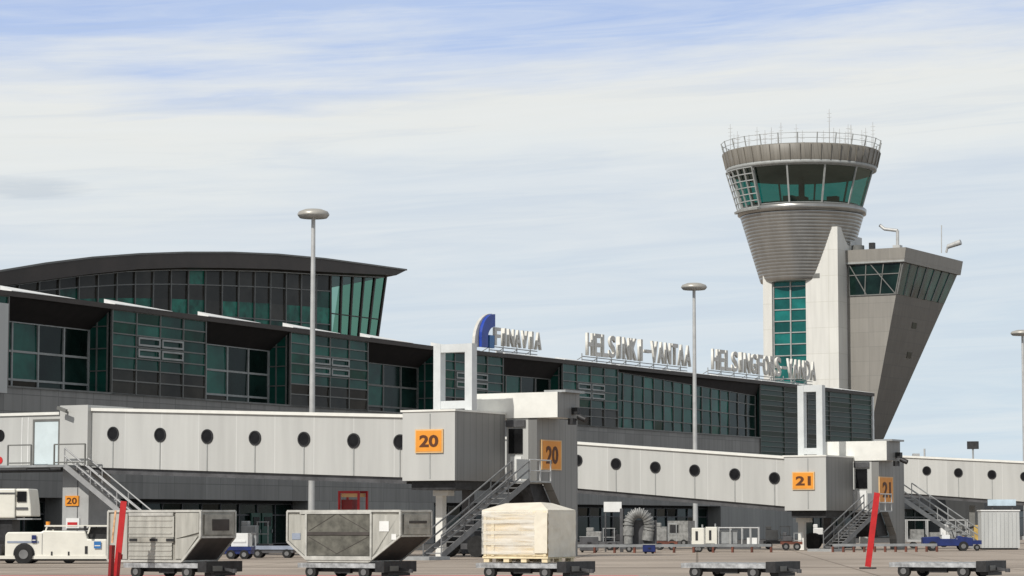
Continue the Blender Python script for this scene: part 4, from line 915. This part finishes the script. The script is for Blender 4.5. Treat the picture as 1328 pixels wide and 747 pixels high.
NX, NZ = 14, 12
def wrap_grid(f, nu, nvv):
    vs = [f(i / nu, j / nvv) for j in range(nvv + 1) for i in range(nu + 1)]
    b.add(vs, [(j * (nu + 1) + i, j * (nu + 1) + i + 1, (j + 1) * (nu + 1) + i + 1, (j + 1) * (nu + 1) + i) for j in range(nvv) for i in range(nu)], 0, True)
wrap_grid(lambda s, t: (LC + .035 + random.uniform(0, .03), -.04 + s * (WC + .08), .18 + t * (HC - .2)), NX, NZ)
wrap_grid(lambda s, t: (LC - .42 + s * .46, -.07 + random.uniform(-.02, 0), .3 + t * (HC - .34)), 5, NZ)
b.build('plastic_wrap', 'film', CR)
b = MB(); wrap_grid(lambda s_, t_: (-.03 + s_ * (LC - .38), -.075 + random.uniform(-.012, .006), .26 + t_ * (HC - .26)), 18, 16); b.build('front_wrap', film_clear(), CR)
for z_ in (.55, .9, 1.25):
    b = MB(); b.box(.0, LC - .4, -.058, -.052, z_, z_ + .09); b.build('wrap_band', 'film', CR)

# ------------------------------------------------------------------ red poles
def red_pole(top, base, D, w, label, two=False):
    p, q = pd(*base, D), pd(*top, D)
    p = (p[0], p[1], max(0, p[2]) if base[1] < 745 else 0)
    T_ = thing('red_pole', label, 'marker pole', (p[0], p[1], 0), rot=A, group=None)
    b = MB(); b.bar(p, q, .07, w); b.build('board', 'red', T_)
    d = Vector(q) - Vector(p)
    b = MB(); b.bar(Vector(p) + d * .25 + Vector((0, .055, 0)), Vector(p) + d * .32 + Vector((0, .055, 0)), .04, w * 1.04); b.build('clamp', 'red_dark', T_)
    b = MB(); b.box(p[0] - .25, p[0] + .25, p[1] - .25, p[1] + .25, 0, .06); b.build('foot', 'black_paint', T_)
    return T_
rp1 = red_pole((160.5, 650), (150.5, 746), 82.8, .19, 'tall leaning red pole in front of the pale ribbed container')
p = pd(150, 690, 82.8)
b = MB(); a_ = Vector(pd(150, 662, 82.75)); c_ = Vector(pd(145.5, 704, 82.75)); b.bar(c_, a_, .10, .05); b.build('reflector_strip', 'reflect', rp1)
p = pd(143.5, 746, 82.5)
SP = thing('red_pole', 'short dark red post at the foot of the tall leaning pole', 'marker pole', (p[0], p[1], 0))
b = MB(); b.bar((p[0], p[1], 0), (p[0] + .05, p[1], pd(146, 707, 82.5)[2]), .16, .1); b.build('board', 'red_dark', SP)
b = MB(); b.box(p[0] - .2, p[0] + .2, p[1] - .2, p[1] + .2, 0, .05); b.build('foot', 'black_paint', SP)
red_pole((1137.5, 639), (1125.5, 735), 101, .22, 'leaning red pole alone between the two empty dollies')

# ------------------------------------------------------------------ vehicles
def wheel(par, x, y, r, w=.25):
    b = MB(); b.tube((x, y, r), (x, y + w, r), r, 24); o = b.build('wheel', 'rubber', par)
    b = MB(); b.tube((x, y - .015, r), (x, y + w + .015, r), r * .5, 16); b.build('rim', 'rim', o)
# white baggage tractor
p = pd(3, 728, 114); sc_ = F / 114
TR = thing('baggage_tractor', 'long white baggage tractor with small blue emblems at the lower left', 'tractor', p[:2] + (0,), absolute=False, rot=R(-2))
def X_(px): return (px - 3) / sc_
def Z_(py): return (728.5 - py) / sc_
b = MB(); b.prism_y([(X_(6), .28), (X_(138), .28), (X_(138), Z_(697)), (X_(113), Z_(697)), (X_(110), Z_(687)), (X_(56), Z_(686)), (X_(52), Z_(688)), (X_(9), Z_(688)), (X_(6), Z_(692))], 0, 1.7)
bd = b.build('body', 'white_paint', TR); md = bd.modifiers.new('b', 'BEVEL'); md.width = .05; md.segments = 2; md.limit_method = 'ANGLE'
b = MB(); b.box(X_(-8), X_(140), -.04, 1.74, .2, .34); b.build('skirt', 'white_paint', TR)
b = MB(); b.box(X_(-4), X_(136), .1, 1.6, .12, .2); b.box(X_(-8), X_(0), .2, 1.5, .34, .8); b.build('chassis', 'black_paint', TR)
b = MB()
for x in (X_(57), X_(113)): b.bar((x, .1, Z_(690)), (x + .1, .1, Z_(680)), .06, .06); b.bar((x, 1.6, Z_(690)), (x + .1, 1.6, Z_(680)), .06, .06)
b.box(X_(57), X_(140), .05, 1.65, Z_(681), Z_(679)); b.build('roof_frame', 'white_paint', TR)
b = MB(); b.box(X_(114), X_(136), .35, 1.3, Z_(697), Z_(682)); b.build('seat', 'black_paint', TR)
b = MB(); b.box(X_(60), X_(78), .3, .35, Z_(685), Z_(681.5)); b.box(X_(84), X_(108), .3, 1.4, Z_(685.5), Z_(683)); b.build('fittings', 'steel_dark', TR)
b = MB(); b.box(X_(9), X_(50), -.02, -.003, Z_(702), Z_(699.5)); b.build('crease_line', 'blue_pale', TR)
for x0, x1, ya, yb, mt in ((41, 47, 702, 692, 'blue_dark'), (122, 131, 709, 700, 'logo_blue2')):
    b = MB(); b.box(X_(x0), X_(x1), -.06, -.045, Z_(ya), Z_(yb)); b.box(X_(x0) + .03, X_(x1) - .03, -.065, -.061, Z_(ya) + .1, Z_(ya) + .14, 1); b.build('emblem', [mt, 'white_paint'], TR)
b = MB(); b.tube((X_(60), .25, Z_(679)), (X_(60), .25, Z_(674.5)), .09, 10); b.build('beacon', 'orange', TR)
b = MB(); b.box(X_(6) - .03, X_(6), .15, .4, .75, .95); b.build('headlight', 'lens', TR); b = MB(); b.box(X_(6) - .03, X_(6), 1.3, 1.55, .75, .95); b.build('headlight', 'lens', TR)
b = MB(); b.bar((X_(112), -.02, Z_(690)), (X_(112), -.3, Z_(684)), .03, .03); b.box(X_(112) - .05, X_(112) + .05, -.42, -.3, Z_(686), Z_(680)); b.build('mirror', 'black_paint', TR)
b = MB(); b.box(X_(54), X_(54) + .02, -.015, -.002, .4, Z_(690)); b.build('panel_seam', 'steel', TR)
for x in (67, 89): b = MB(); b.box(X_(x - 1), X_(x + 1), -.02, -.002, Z_(718), Z_(713)); b.build('handle', 'black_paint', TR)
b = MB(); b.box(X_(110), X_(113.5), -.02, -.002, Z_(716), Z_(706)); b.build('step_recess', 'black_paint', TR)
b = MB(); b.tube((X_(31), -.03, .42), (X_(31), .4, .42), .46, 24); b.build('wheel_arch', 'black_paint', TR)
wheel(TR, X_(31), -.1, .40, .3); wheel(TR, X_(88), .15, .28, .3); wheel(TR, X_(31), 1.45, .40); wheel(TR, X_(10), .3, .22)
# service truck with raised white cab behind it
p = pd(-60, 700, 124); sc_ = F / 124
TK = thing('service_truck', 'white service truck body with a dark side window at the left edge', 'truck', p[:2] + (0,), absolute=False, rot=R(-2))
def X2(px): return (px + 60) / sc_
def Z2(py): return H + (HOR - py) / sc_
b = MB(); b.box(X2(-60), X2(19), 0, 2.2, Z2(672), Z2(634)); b.prism_y([(X2(19), Z2(670)), (X2(40), Z2(670)), (X2(39), Z2(655)), (X2(36), Z2(634)), (X2(19), Z2(634))], .1, 2.1)
o = b.build('body', 'white_paint', TK); md = o.modifiers.new('b', 'BEVEL'); md.width = .06; md.segments = 2; md.limit_method = 'ANGLE'
b = MB(); b.box(X2(21), X2(33), .04, .095, Z2(651), Z2(637.5)); b.build('side_window', 'window', TK)
b = MB(); b.box(X2(20), X2(35), .05, .095, Z2(661), Z2(658)); b.box(X2(-60), X2(19), -.03, -.003, Z2(641), Z2(639)); b.build('trim', 'steel_dark', TK)
b = MB(); b.box(X2(-58), X2(41), .15, 2.05, Z2(674), Z2(672.2)); b.build('floor_rail', 'steel', TK)
b = MB(); b.box(X2(-55), X2(20), .3, 1.9, .5, 1.0); b.bar((X2(-40), .4, 1.0), (X2(5), .4, Z2(674)), .12, .12); b.bar((X2(5), .4, 1.0), (X2(-40), .4, Z2(674)), .12, .12); b.box(X2(-2), X2(14), .3, 1.9, 1.0, Z2(674.2)); b.build('chassis', 'black_paint', TK)
for x in (-45, 0): wheel(TK, X2(x), .1, .45, .3); wheel(TK, X2(x), 1.8, .45, .3)

# ------------------------------------------------------------------ apron equipment behind
def gthing(name, label, cat, px, D, grp=None, rot=A):
    p = pd(px, 700, D); T_ = thing(name, label, cat, (p[0], p[1], 0), grp, absolute=False, rot=rot); return T_, F / D
# flat blue and white baggage carts behind the first container
def small_cart(label, px, D, w_px, mt1, mt2, box=None):
    T_, s = gthing('baggage_cart', label, 'baggage cart', px, D, rot=R(-3)); w = w_px / s
    b = MB(); b.box(0, w, 0, 1.4, .42, .6); b.build('deck', mt1, T_)
    b = MB(); b.box(.05, w - .05, .05, 1.35, .25, .41); b.build('chassis', mt2, T_)
    for x in (.35, w - .35): wheel(T_, x, -.02, .22, .15); wheel(T_, x, 1.25, .22, .15)
    b = MB()
    for x in (.02, w - .08): b.box(x, x + .06, 0, .06, .6, 1.25); b.box(x, x + .06, 1.34, 1.4, .6, 1.25)
    b.box(.02, .08, .061, 1.339, 1.19, 1.25); b.box(w - .08, w - .02, .061, 1.339, 1.19, 1.25); b.build('end_rack', 'steel', T_)
    if box: b = MB(); b.box(w * box[0], w * box[1], .2, 1.2, .61, box[2]); b.box(w * box[0] + .1, w * box[1] - .1, .17, .2, .8, .9); b.build('cargo_tray', 'white_trim', T_)
    return T_
small_cart('blue trimmed white cart just right of the pale container', 290, 128, 36, 'blue_dark', 'blue_dark', (.25, .85, 1.25))
small_cart('grey blue flat cart in front of the green doors', 325, 132, 56, 'blue_pale', 'steel_dark')
# red fire cabinet frame
T_, s = gthing('fire_cabinet', 'red framed equipment cabinet rising behind the dark fronted container', 'cabinet', 438, 138)
b = MB(); hgt = H + (HOR - 637) / s; w = 1.3
for x in (0, w - .1):
    for y in (0, .8): b.box(x, x + .1, y, y + .1, 0, hgt)
for z in (1.9, hgt - .12): b.box(.1, w - .1, .0, .1, z, z + .12); b.box(.1, w - .1, .8, .9, z, z + .12)
b.build('frame', 'red', T_); b = MB(); b.box(.12, w - .12, .12, .78, hgt - .32, hgt - .13); b.build('canopy', 'sign_edge', T_)
b = MB(); b.box(.11, w * .6, .15, .7, 1.2, hgt - .45); b.build('hose_reel', 'red_dark', T_); b = MB(); b.box(0, w, 0, .9, .4, 1.2); b.build('base_tank', 'red_dark', T_)
# white sign board under bridge 21
sp = pd(783, 657, 160)
T_ = thing('hanging_sign', 'plain white board on two poles under the middle bridge', 'sign board', (sp[0], sp[1], 0), absolute=False, rot=R(-5)); s = F / 160
b = MB(); b.box(0, 23 / s, 0, .06, H + (HOR - 664) / s, H + (HOR - 651) / s); b.build('board', 'white_trim', T_)
b = MB(); b.tube((.1, .1, 0), (.1, .1, H + (HOR - 652) / s), .05, 8); b.tube((22 / s, .1, 0), (22 / s, .1, H + (HOR - 652) / s), .05, 8); b.build('pole', 'steel_dark', T_)
# air duct arch
T_, s = gthing('air_duct', 'silver ribbed air hose arching over its stand under the middle bridge', 'air hose', 815, 158, rot=R(-10))
b = MB(); pts = []
for k in range(29):
    t_ = math.pi * (.0 + 1.15 * k / 28); pts.append((.62 - .62 * math.cos(t_), .25 * k / 28, 1.6 + .75 * math.sin(t_)))
pts = [(0, 0, .5), (0, 0, 1.0), (0, 0, 1.5)] + pts + [(1.1, .25, .7)]
for i in range(len(pts) - 1): b.tube(pts[i], pts[i + 1], .33 if i % 2 else .27, 12)
b.build('hose', 'duct', T_)
b = MB(); b.box(-.5, -.32, -.1, .12, 0, 2.6); b.box(-.32, 1.6, .4, .9, .3, 1.9); b.box(-.3, 1.7, -.45, .95, .18, .42); b.build('stand', 'steel_dark', T_)
for x in (.1, 1.4): wheel(T_, x, -.5, .2, .15)
# pale machine in the dark opening
T_, s = gthing('ground_power_unit', 'pale boxy ground power unit in the dark opening under the middle bridge', 'power unit', 866, 200, rot=A)
b = MB(); b.box(0, 1.7, 0, 1.2, .4, 1.9); o = b.build('housing', 'duct', T_); b = MB(); b.box(.2, .9, -.03, -.003, 1.0, 1.6); b.build('grille', 'black_paint', T_)
for x in (.35, 1.35): wheel(T_, x, -.02, .25, .15)
# white generator carts
def gen(px, D, label, w, h, mt):
    T_, s = gthing('generator_cart', label, 'generator cart', px, D, rot=R(-8))
    b = MB(); b.box(0, w, 0, 1.2, .4, h); o = b.build('housing', mt, T_); md = o.modifiers.new('b', 'BEVEL'); md.width = .04; md.segments = 2
    b = MB(); b.box(w * .3, w * .5, -.02, -.003, .7, h - .2); b.build('control_panel', 'black_paint', T_)
    b = MB(); b.box(.05, w - .05, .1, 1.1, .25, .4); b.bar((w, .6, .32), (w + .7, .6, .25), .06, .06); b.build('chassis', 'black_paint', T_)
    for x in (.3, w - .3): wheel(T_, x, -.02, .2, .15)
    b = MB(); b.tube((w * .8, .6, h), (w * .8, .6, h + .2), .05, 8); b.build('exhaust', 'steel', T_)
gen(897, 158, 'small white generator cart with a dark control panel, the left one', .75, 1.45, 'white_paint')
gen(915, 160, 'small white generator cart, the right one, beside the grey rack', .7, 1.5, 'white_paint')
T_, s = gthing('equipment_rack', 'grey tubular equipment rack beside the white generator carts', 'equipment rack', 932, 160, rot=R(-8))
b = MB()
for x in (0, .7, 1.4, 1.9, 2.4):
    for y in (0, .9): b.tube((x, y, .3), (x, y, 1.5), .04, 6)
for z in (.4, 1.45): b.tube((0, 0, z), (2.4, 0, z), .04, 6); b.tube((0, .9, z), (2.4, .9, z), .04, 6)
b.build('frame', 'pole', T_); b = MB(); b.box(.0, 1.1, .2, .8, .5, 1.3); b.build('stored_case', 'steel', T_); b = MB(); b.box(1.7, 2.3, .1, .8, .45, .85); b.build('stored_case', 'white_trim', T_); b = MB(); b.box(-.1, 2.5, -.05, 1.0, .2, .3); b.build('base', 'steel_dark', T_)
# low guard rail in pieces
def rail(px0, px1, y, D0, D1, label, zt=.42):
    p, q = pd(px0, y, D0), pd(px1, y, D1)
    T_ = thing('guard_rail', label, 'guard rail', (p[0], p[1], 0)); n = 10
    b = MB(); b.bar((p[0], p[1], zt), (q[0], q[1], zt), .08, .16); b.build('rail', 'steel', T_)
    b = MB()
    for k in range(n + 1): f = k / n; x, y_ = p[0] + (q[0] - p[0]) * f, p[1] + (q[1] - p[1]) * f; b.box(x - .06, x + .06, y_ - .06, y_ + .06, 0, zt - .081)
    b.build('post', 'rust', T_)
rail(745, 1000, 706, 153, 157, 'low grey guard rail in front of the generator carts')
rail(1080, 1215, 706, 158, 160, 'low grey guard rail beneath the middle bridge stairs')
# clutter: crates and tool boxes on the ground near the stairs
def crate_(px, D, w, h, mt, label, rot=0):
    T_, s = gthing('tool_chest', label, 'tool chest', px, D, rot=R(rot)); b = MB(); b.box(0, w, 0, .7, .1, h); o = b.build('chest', mt, T_); md = o.modifiers.new('b', 'BEVEL'); md.width = .03
    b = MB(); b.box(-.02, w + .02, -.02, .72, h + .004, h + .05); b.build('lid', 'steel', T_); b = MB(); b.box(w * .4, w * .6, -.05, -.003, h * .6, h * .7); b.build('handle', 'black_paint', T_)
    for x in (.15, w - .15): b = MB(); b.tube((x, .1, .08), (x, .2, .08), .08, 10); b.build('castor', 'rubber', T_)
crate_(752, 156, 1.1, .9, 'steel_dark', 'dark tool chest behind the wrapped crate')
crate_(834, 150, .7, .5, 'blue_dark', 'small navy tool chest at the foot of the air hose')
crate_(598, 140, 1.6, 1.3, 'steel_dark', 'dark tool chest under the stairs of the nearest bridge')
crate_(1082, 172, 1.4, 1.5, 'duct', 'grey tool chest behind the stairs of the middle bridge')
crate_(1116, 178, .9, 1.6, 'bridge_trim', 'white chest beneath the cab of the middle bridge')
def dark_cart(px, D, w, h, label, mt='steel_dark', load='duct', rot=-6):
    T_, s = gthing('service_cart', label, 'service cart', px, D, rot=R(rot))
    b = MB(); b.box(0, w, 0, 1.3, .38, .56); b.build('deck', mt, T_)
    b = MB(); b.box(.15, w * .55, .15, 1.1, .57, h); b.box(.15, w * .3, .2, 1.0, h, h + .25); o = b.build('load', load, T_); md = o.modifiers.new('b', 'BEVEL'); md.width = .04
    b = MB()
    for x in (w * .62, w - .06): b.bar((x, .05, .5), (x, .05, h + .2), .05, .05)
    b.bar((w * .6, .05, h + .2), (w, .05, h + .2), .05, .05); b.bar((w * .6, .05, h * .7), (w, .05, h * .7), .05, .05); b.build('rail', 'steel', T_)
    for x in (.35, w - .35): wheel(T_, x, -.03, .24, .16); wheel(T_, x, 1.2, .24, .16)
dark_cart(757, 168, 2.0, 1.2, 'dark service cart just right of the wrapped crate')
dark_cart(790, 172, 1.6, 1.0, 'low dark service cart below the plain white board', load='black_paint')
dark_cart(848, 170, 1.5, 1.5, 'grey service cart between the air hose and the power unit', mt='rust')
dark_cart(990, 175, 1.8, 1.3, 'service cart at the right end of the tubular rack', load='steel')
dark_cart(1012, 168, 1.4, .9, 'small rusty service cart left of the middle bridge leg', mt='rust', load='steel_dark')
dark_cart(1052, 180, 1.5, 1.4, 'pale service cart behind the middle bridge leg', load='white_trim')
dark_cart(1218, 190, 2.2, 1.4, 'service cart behind the framed cart at the right', load='white_trim')
dark_cart(585, 150, 2.0, 1.3, 'dark service cart under the end box of the nearest bridge', load='black_paint')
dark_cart(308, 150, 1.8, 1.6, 'service cart standing against the dark ground floor glass', load='steel')
dark_cart(385, 146, 1.6, 1.1, 'service cart left behind the dark fronted container', load='black_paint')
# right: open racks, navy tractor, yellow lift, white container box
T_, s = gthing('baggage_cart', 'open framed cart with white bundles right of the middle bridge', 'baggage cart', 1176, 182, rot=R(-4))
b = MB(); b.box(0, 4.2, 0, 1.4, .45, .6)
for x in (0, 1.4, 2.8, 4.1):
    for y in (0, 1.3): b.box(x, x + .08, y, y + .08, .59, 1.92)
b.box(-.01, 4.21, -.01, .09, 1.9, 1.98); b.box(-.01, 4.21, 1.29, 1.39, 1.9, 1.98); b.build('frame', 'pole', T_)
b = MB(); b.box(.3, 1.2, .2, 1.1, .61, 1.3); b.box(1.6, 2.5, .2, 1.1, .61, 1.1); b.box(3.0, 3.8, .2, 1.1, .61, 1.5); b.build('bundle', 'duct', T_)
for x in (.5, 3.7): wheel(T_, x, -.02, .22, .15); wheel(T_, x, 1.2, .22, .15)
T_, s = gthing('baggage_tractor', 'low navy blue baggage tractor with a white seat at the right', 'tractor', 1197, 165, rot=R(-4))
b = MB(); b.prism_y([(0, .3), (3.1, .3), (3.1, .8), (2.2, .95), (2.1, .75), (1.1, .75), (1.0, .9), (0, .85)], 0, 1.4); o = b.build('body', 'blue_dark', T_); md = o.modifiers.new('b', 'BEVEL'); md.width = .04
b = MB(); b.box(1.2, 1.7, .3, 1.1, .76, 1.0); b.box(1.15, 1.25, .3, 1.1, 1.0, 1.4); b.build('seat', 'white_trim', T_); b = MB(); b.tube((2.0, .7, .8), (1.85, .7, 1.25), .03, 6); b.disc((1.83, .7, 1.26), (-.3, 0, 1), .2, .03); b.build('steering_wheel', 'black_paint', T_)
for x in (.6, 2.5): wheel(T_, x, -.05, .3, .2); wheel(T_, x, 1.25, .3, .2)
T_, s = gthing('baggage_cart', 'low navy cart standing behind the navy tractor', 'baggage cart', 1240, 167, rot=R(-4))
b = MB(); b.box(0, 1.6, 0, 1.3, .4, .65); b.build('deck', 'blue_dark', T_); b = MB(); b.box(.1, .16, .1, 1.2, .66, 1.1); b.build('end_rack', 'steel', T_)
for x in (.3, 1.3): wheel(T_, x, -.02, .2, .15)
T_, s = gthing('belt_loader', 'yellow belt loader standing left of the white metal box', 'belt loader', 1246, 180, rot=R(-6))
b = MB(); b.box(0, 1.6, 0, 1.2, .35, .85); b.box(.9, 1.5, .1, 1.0, .86, 1.6); b.build('body', 'yellow', T_); b = MB(); b.hexa([(-.6, .2, .9), (1.8, .2, 1.7), (1.8, .8, 1.7), (-.6, .8, .9)], [(-.6, .2, 1.05), (1.8, .2, 1.85), (1.8, .8, 1.85), (-.6, .8, 1.05)]); b.build('conveyor', 'black_paint', T_)
for x in (.3, 1.3): wheel(T_, x, -.03, .28, .18)
T_, s = gthing('storage_box', 'tall pale ribbed metal storage box at the far right', 'storage box', 1273, 172, rot=R(-2)); w = 49 / s; h = H + (HOR - 663) / s
b = MB(); b.box(0, w, 0, 1.6, .12, h)
for k in range(9): b.box(.12 + k * w / 9.5, .18 + k * w / 9.5, -.03, -.002, .2, h - .1)
b.build('housing', M.setdefault('box_pale', mat('pale_grey_box_paint', (.5, .51, .50), .5, var=.08, streak=True)), T_); b = MB(); b.box(-.05, w + .05, -.06, 1.66, h + .003, h + .08); b.build('lid', 'white_trim', T_); b = MB(); b.box(.1, w - .1, .1, 1.5, 0, .117); b.build('base', 'black_paint', T_)
sp = pd(1281, 652, 200)
T_ = thing('hanging_sign', 'pale blue lit looking board above the storage box', 'sign board', (sp[0], sp[1], 0), absolute=False, rot=R(-4)); s = F / 200
b = MB(); b.box(0, 36 / s, 0, .1, H + (HOR - 656) / s, H + (HOR - 648) / s); b.build('board', 'sky_panel', T_)
b = MB(); b.box(.3, .4, .11, .2, 0, H + (HOR - 649) / s); b.box(1.8, 1.9, .11, .2, 0, H + (HOR - 649) / s); b.build('pole', 'steel_dark', T_)
# roof plant far right beyond the terminal
p = pd(1182, 592, 330)
T_ = thing('roof_plant', 'pale pipes and fans on a far roof above the farthest bridge', 'roof plant', (p[0], p[1], 0), absolute=False, rot=0); z = p[2] - .9
b = MB(); b.box(-3, 9, 0, 8, 0, z); b.build('far_block', 'panel_dark', T_)
b = MB(); b.box(.4, 1.2, 1, 2, z, z + 1.3); b.tube((1.8, 1, z), (1.8, 1, z + 1.9), .12, 8); b.box(-1, 0, 1, 2, z, z + .8); b.tube((2.6, 1.2, z + .8), (6.5, 1.2, z + .6), .12, 8); b.tube((3, 1.2, z), (3, 1.2, z + .8), .06, 6); b.tube((6, 1.2, z), (6, 1.2, z + .6), .06, 6); b.build('pipework', 'pole', T_)
b = MB(); b.box(.8, 1.7, .5, 1, z, z + .7); b.box(2.0, 2.4, .6, 1, z, z + .5); b.build('fan_unit', 'black_paint', T_)

# ------------------------------------------------------------------ sky, sun, camera
SUN_AZ = math.atan2(-.60, -.80); SUN_EL = R(41)
w = bpy.data.worlds.new('World'); sc.world = w; w.use_nodes = True; t = w.node_tree; N = t.nodes; L = t.links; N.clear()
out = N.new('ShaderNodeOutputWorld'); bg = N.new('ShaderNodeBackground'); L.new(bg.outputs[0], out.inputs[0]); bg.inputs[1].default_value = .1
sky = N.new('ShaderNodeTexSky'); sky.sky_type = 'NISHITA'; sky.sun_disc = False; sky.sun_elevation = SUN_EL; sky.sun_rotation = SUN_AZ % (2 * math.pi); sky.air_density = 1.0; sky.dust_density = .6
tc = N.new('ShaderNodeTexCoord'); sp = N.new('ShaderNodeSeparateXYZ'); L.new(tc.outputs['Generated'], sp.inputs[0])
def math_(op, a, b=None, c=None, clamp=False):
    n = N.new('ShaderNodeMath'); n.operation = op; n.use_clamp = clamp
    for i, x in enumerate((a, b, c)):
        if x is None: continue
        if isinstance(x, (int, float)): n.inputs[i].default_value = x
        else: L.new(x, n.inputs[i])
    return n.outputs[0]
az = math_('ARCTAN2', sp.outputs[0], sp.outputs[1]); el = sp.outputs[2]
# cirrus: streaks running up to the right, stretched along the horizon
tilt = math_('SUBTRACT', el, math_('MULTIPLY', az, .055))
cb = N.new('ShaderNodeCombineXYZ'); L.new(math_('MULTIPLY', az, 5.0), cb.inputs[0]); L.new(math_('MULTIPLY', tilt, 42.0), cb.inputs[1])
n1 = N.new('ShaderNodeTexNoise'); n1.inputs['Scale'].default_value = 1.0; n1.inputs['Detail'].default_value = 9; n1.inputs['Roughness'].default_value = .55; n1.inputs['Distortion'].default_value = .5; L.new(cb.outputs[0], n1.inputs[0])
cb2 = N.new('ShaderNodeCombineXYZ'); L.new(math_('MULTIPLY', az, 16.0), cb2.inputs[0]); L.new(math_('MULTIPLY', tilt, 150.0), cb2.inputs[1])
n2 = N.new('ShaderNodeTexNoise'); n2.inputs['Scale'].default_value = 1.0; n2.inputs['Detail'].default_value = 7; n2.inputs['Roughness'].default_value = .6; n2.inputs['Distortion'].default_value = .4; L.new(cb2.outputs[0], n2.inputs[0])
wob = math_('ADD', math_('MULTIPLY', math_('SUBTRACT', n1.outputs['Fac'], .5), .075), math_('MULTIPLY', math_('SUBTRACT', n2.outputs['Fac'], .5), .028))
e2 = math_('ADD', tilt, wob)
ramp = N.new('ShaderNodeValToRGB'); L.new(math_('MULTIPLY', e2, 4.0, None), ramp.inputs[0])   # elevation 0..0.25
cr = ramp.color_ramp; cr.elements[0].position = 0; cr.elements[0].color = (.62, .74, .84, 1)
cr.elements[1].position = 1.0; cr.elements[1].color = (.42, .43, .44, 1)
for pos, c in ((.16, (.63, .73, .82)), (.34, (.65, .73, .81)), (.47, (.69, .75, .81)), (.56, (.80, .83, .83)), (.64, (.83, .84, .815)), (.69, (.70, .755, .84)), (.75, (.48, .60, .86)), (.90, (.34, .48, .82)), (.96, (.46, .49, .53))):
    e = cr.elements.new(pos); e.color = (*c, 1)
cb3 = N.new('ShaderNodeCombineXYZ'); L.new(math_('MULTIPLY', az, 7.0), cb3.inputs[0]); L.new(math_('MULTIPLY', tilt, 120.0), cb3.inputs[1])
n3 = N.new('ShaderNodeTexNoise'); n3.inputs['Scale'].default_value = 1.0; n3.inputs['Detail'].default_value = 10; n3.inputs['Roughness'].default_value = .62; n3.inputs['Distortion'].default_value = .9; L.new(cb3.outputs[0], n3.inputs[0])
r3 = N.new('ShaderNodeMapRange'); r3.inputs['From Min'].default_value = .44; r3.inputs['From Max'].default_value = .72; r3.inputs['To Max'].default_value = .42; L.new(n3.outputs['Fac'], r3.inputs[0])
m3 = N.new('ShaderNodeMix'); m3.data_type = 'RGBA'; L.new(r3.outputs[0], m3.inputs[0]); L.new(ramp.outputs[0], m3.inputs[6]); m3.inputs[7].default_value = (.86, .88, .875, 1)
# thin grey-blue gaps between the streaks, and one small grey cloud low at the left
r4 = N.new('ShaderNodeMapRange'); r4.inputs['From Min'].default_value = .46; r4.inputs['From Max'].default_value = .28; r4.inputs['To Min'].default_value = 0; r4.inputs['To Max'].default_value = .32; L.new(n3.outputs['Fac'], r4.inputs[0])
m4 = N.new('ShaderNodeMix'); m4.data_type = 'RGBA'; L.new(r4.outputs[0], m4.inputs[0]); L.new(m3.outputs[2], m4.inputs[6]); m4.inputs[7].default_value = (.56, .64, .76, 1)
dx_ = math_('DIVIDE', math_('SUBTRACT', az, -.187), .026); dy_ = math_('DIVIDE', math_('SUBTRACT', el, .1245), .0042)
q_ = math_('ADD', math_('ADD', math_('MULTIPLY', dx_, dx_), math_('MULTIPLY', dy_, dy_)), math_('MULTIPLY', math_('SUBTRACT', n2.outputs['Fac'], .5), 3.5))
r5 = N.new('ShaderNodeMapRange'); r5.inputs['From Min'].default_value = 1.3; r5.inputs['From Max'].default_value = .1; r5.inputs['To Max'].default_value = .45; L.new(q_, r5.inputs[0])
m5 = N.new('ShaderNodeMix'); m5.data_type = 'RGBA'; L.new(r5.outputs[0], m5.inputs[0]); L.new(m4.outputs[2], m5.inputs[6]); m5.inputs[7].default_value = (.46, .53, .62, 1)
sc10 = N.new('ShaderNodeVectorMath'); sc10.operation = 'SCALE'; sc10.inputs['Scale'].default_value = 10.0; L.new(m5.outputs[2], sc10.inputs[0])
mx = N.new('ShaderNodeMix'); mx.data_type = 'RGBA'; mx.inputs[0].default_value = .94
L.new(sky.outputs[0], mx.inputs[6]); L.new(sc10.outputs[0], mx.inputs[7]); L.new(mx.outputs[2], bg.inputs[0])
sl_ = bpy.data.lights.new('sun', 'SUN'); sl_.energy = 3.5; sl_.angle = R(.6); sl_.color = (1, .965, .90)
so_ = bpy.data.objects.new('sun', sl_); COL.objects.link(so_)
sd = Vector((-.60 * math.cos(SUN_EL), -.80 * math.cos(SUN_EL), math.sin(SUN_EL))); so_.rotation_euler = (-sd).to_track_quat('-Z', 'Y').to_euler(); so_.location = (0, 0, 80)
cam = bpy.data.cameras.new('camera'); cam.lens = F / 1328 * 36; cam.sensor_width = 36; cam.clip_end = 9000; cam.clip_start = .5
co_ = bpy.data.objects.new('camera', cam); COL.objects.link(co_); co_.location = (0, 0, H); co_.rotation_euler = (math.pi / 2 + PITCH, 0, 0)
sc.camera = co_
sc.render.resolution_x = 1024; sc.render.resolution_y = 576
sc.view_settings.view_transform = 'Standard'; sc.view_settings.look = 'None'; sc.view_settings.exposure = 0; sc.view_settings.gamma = 1
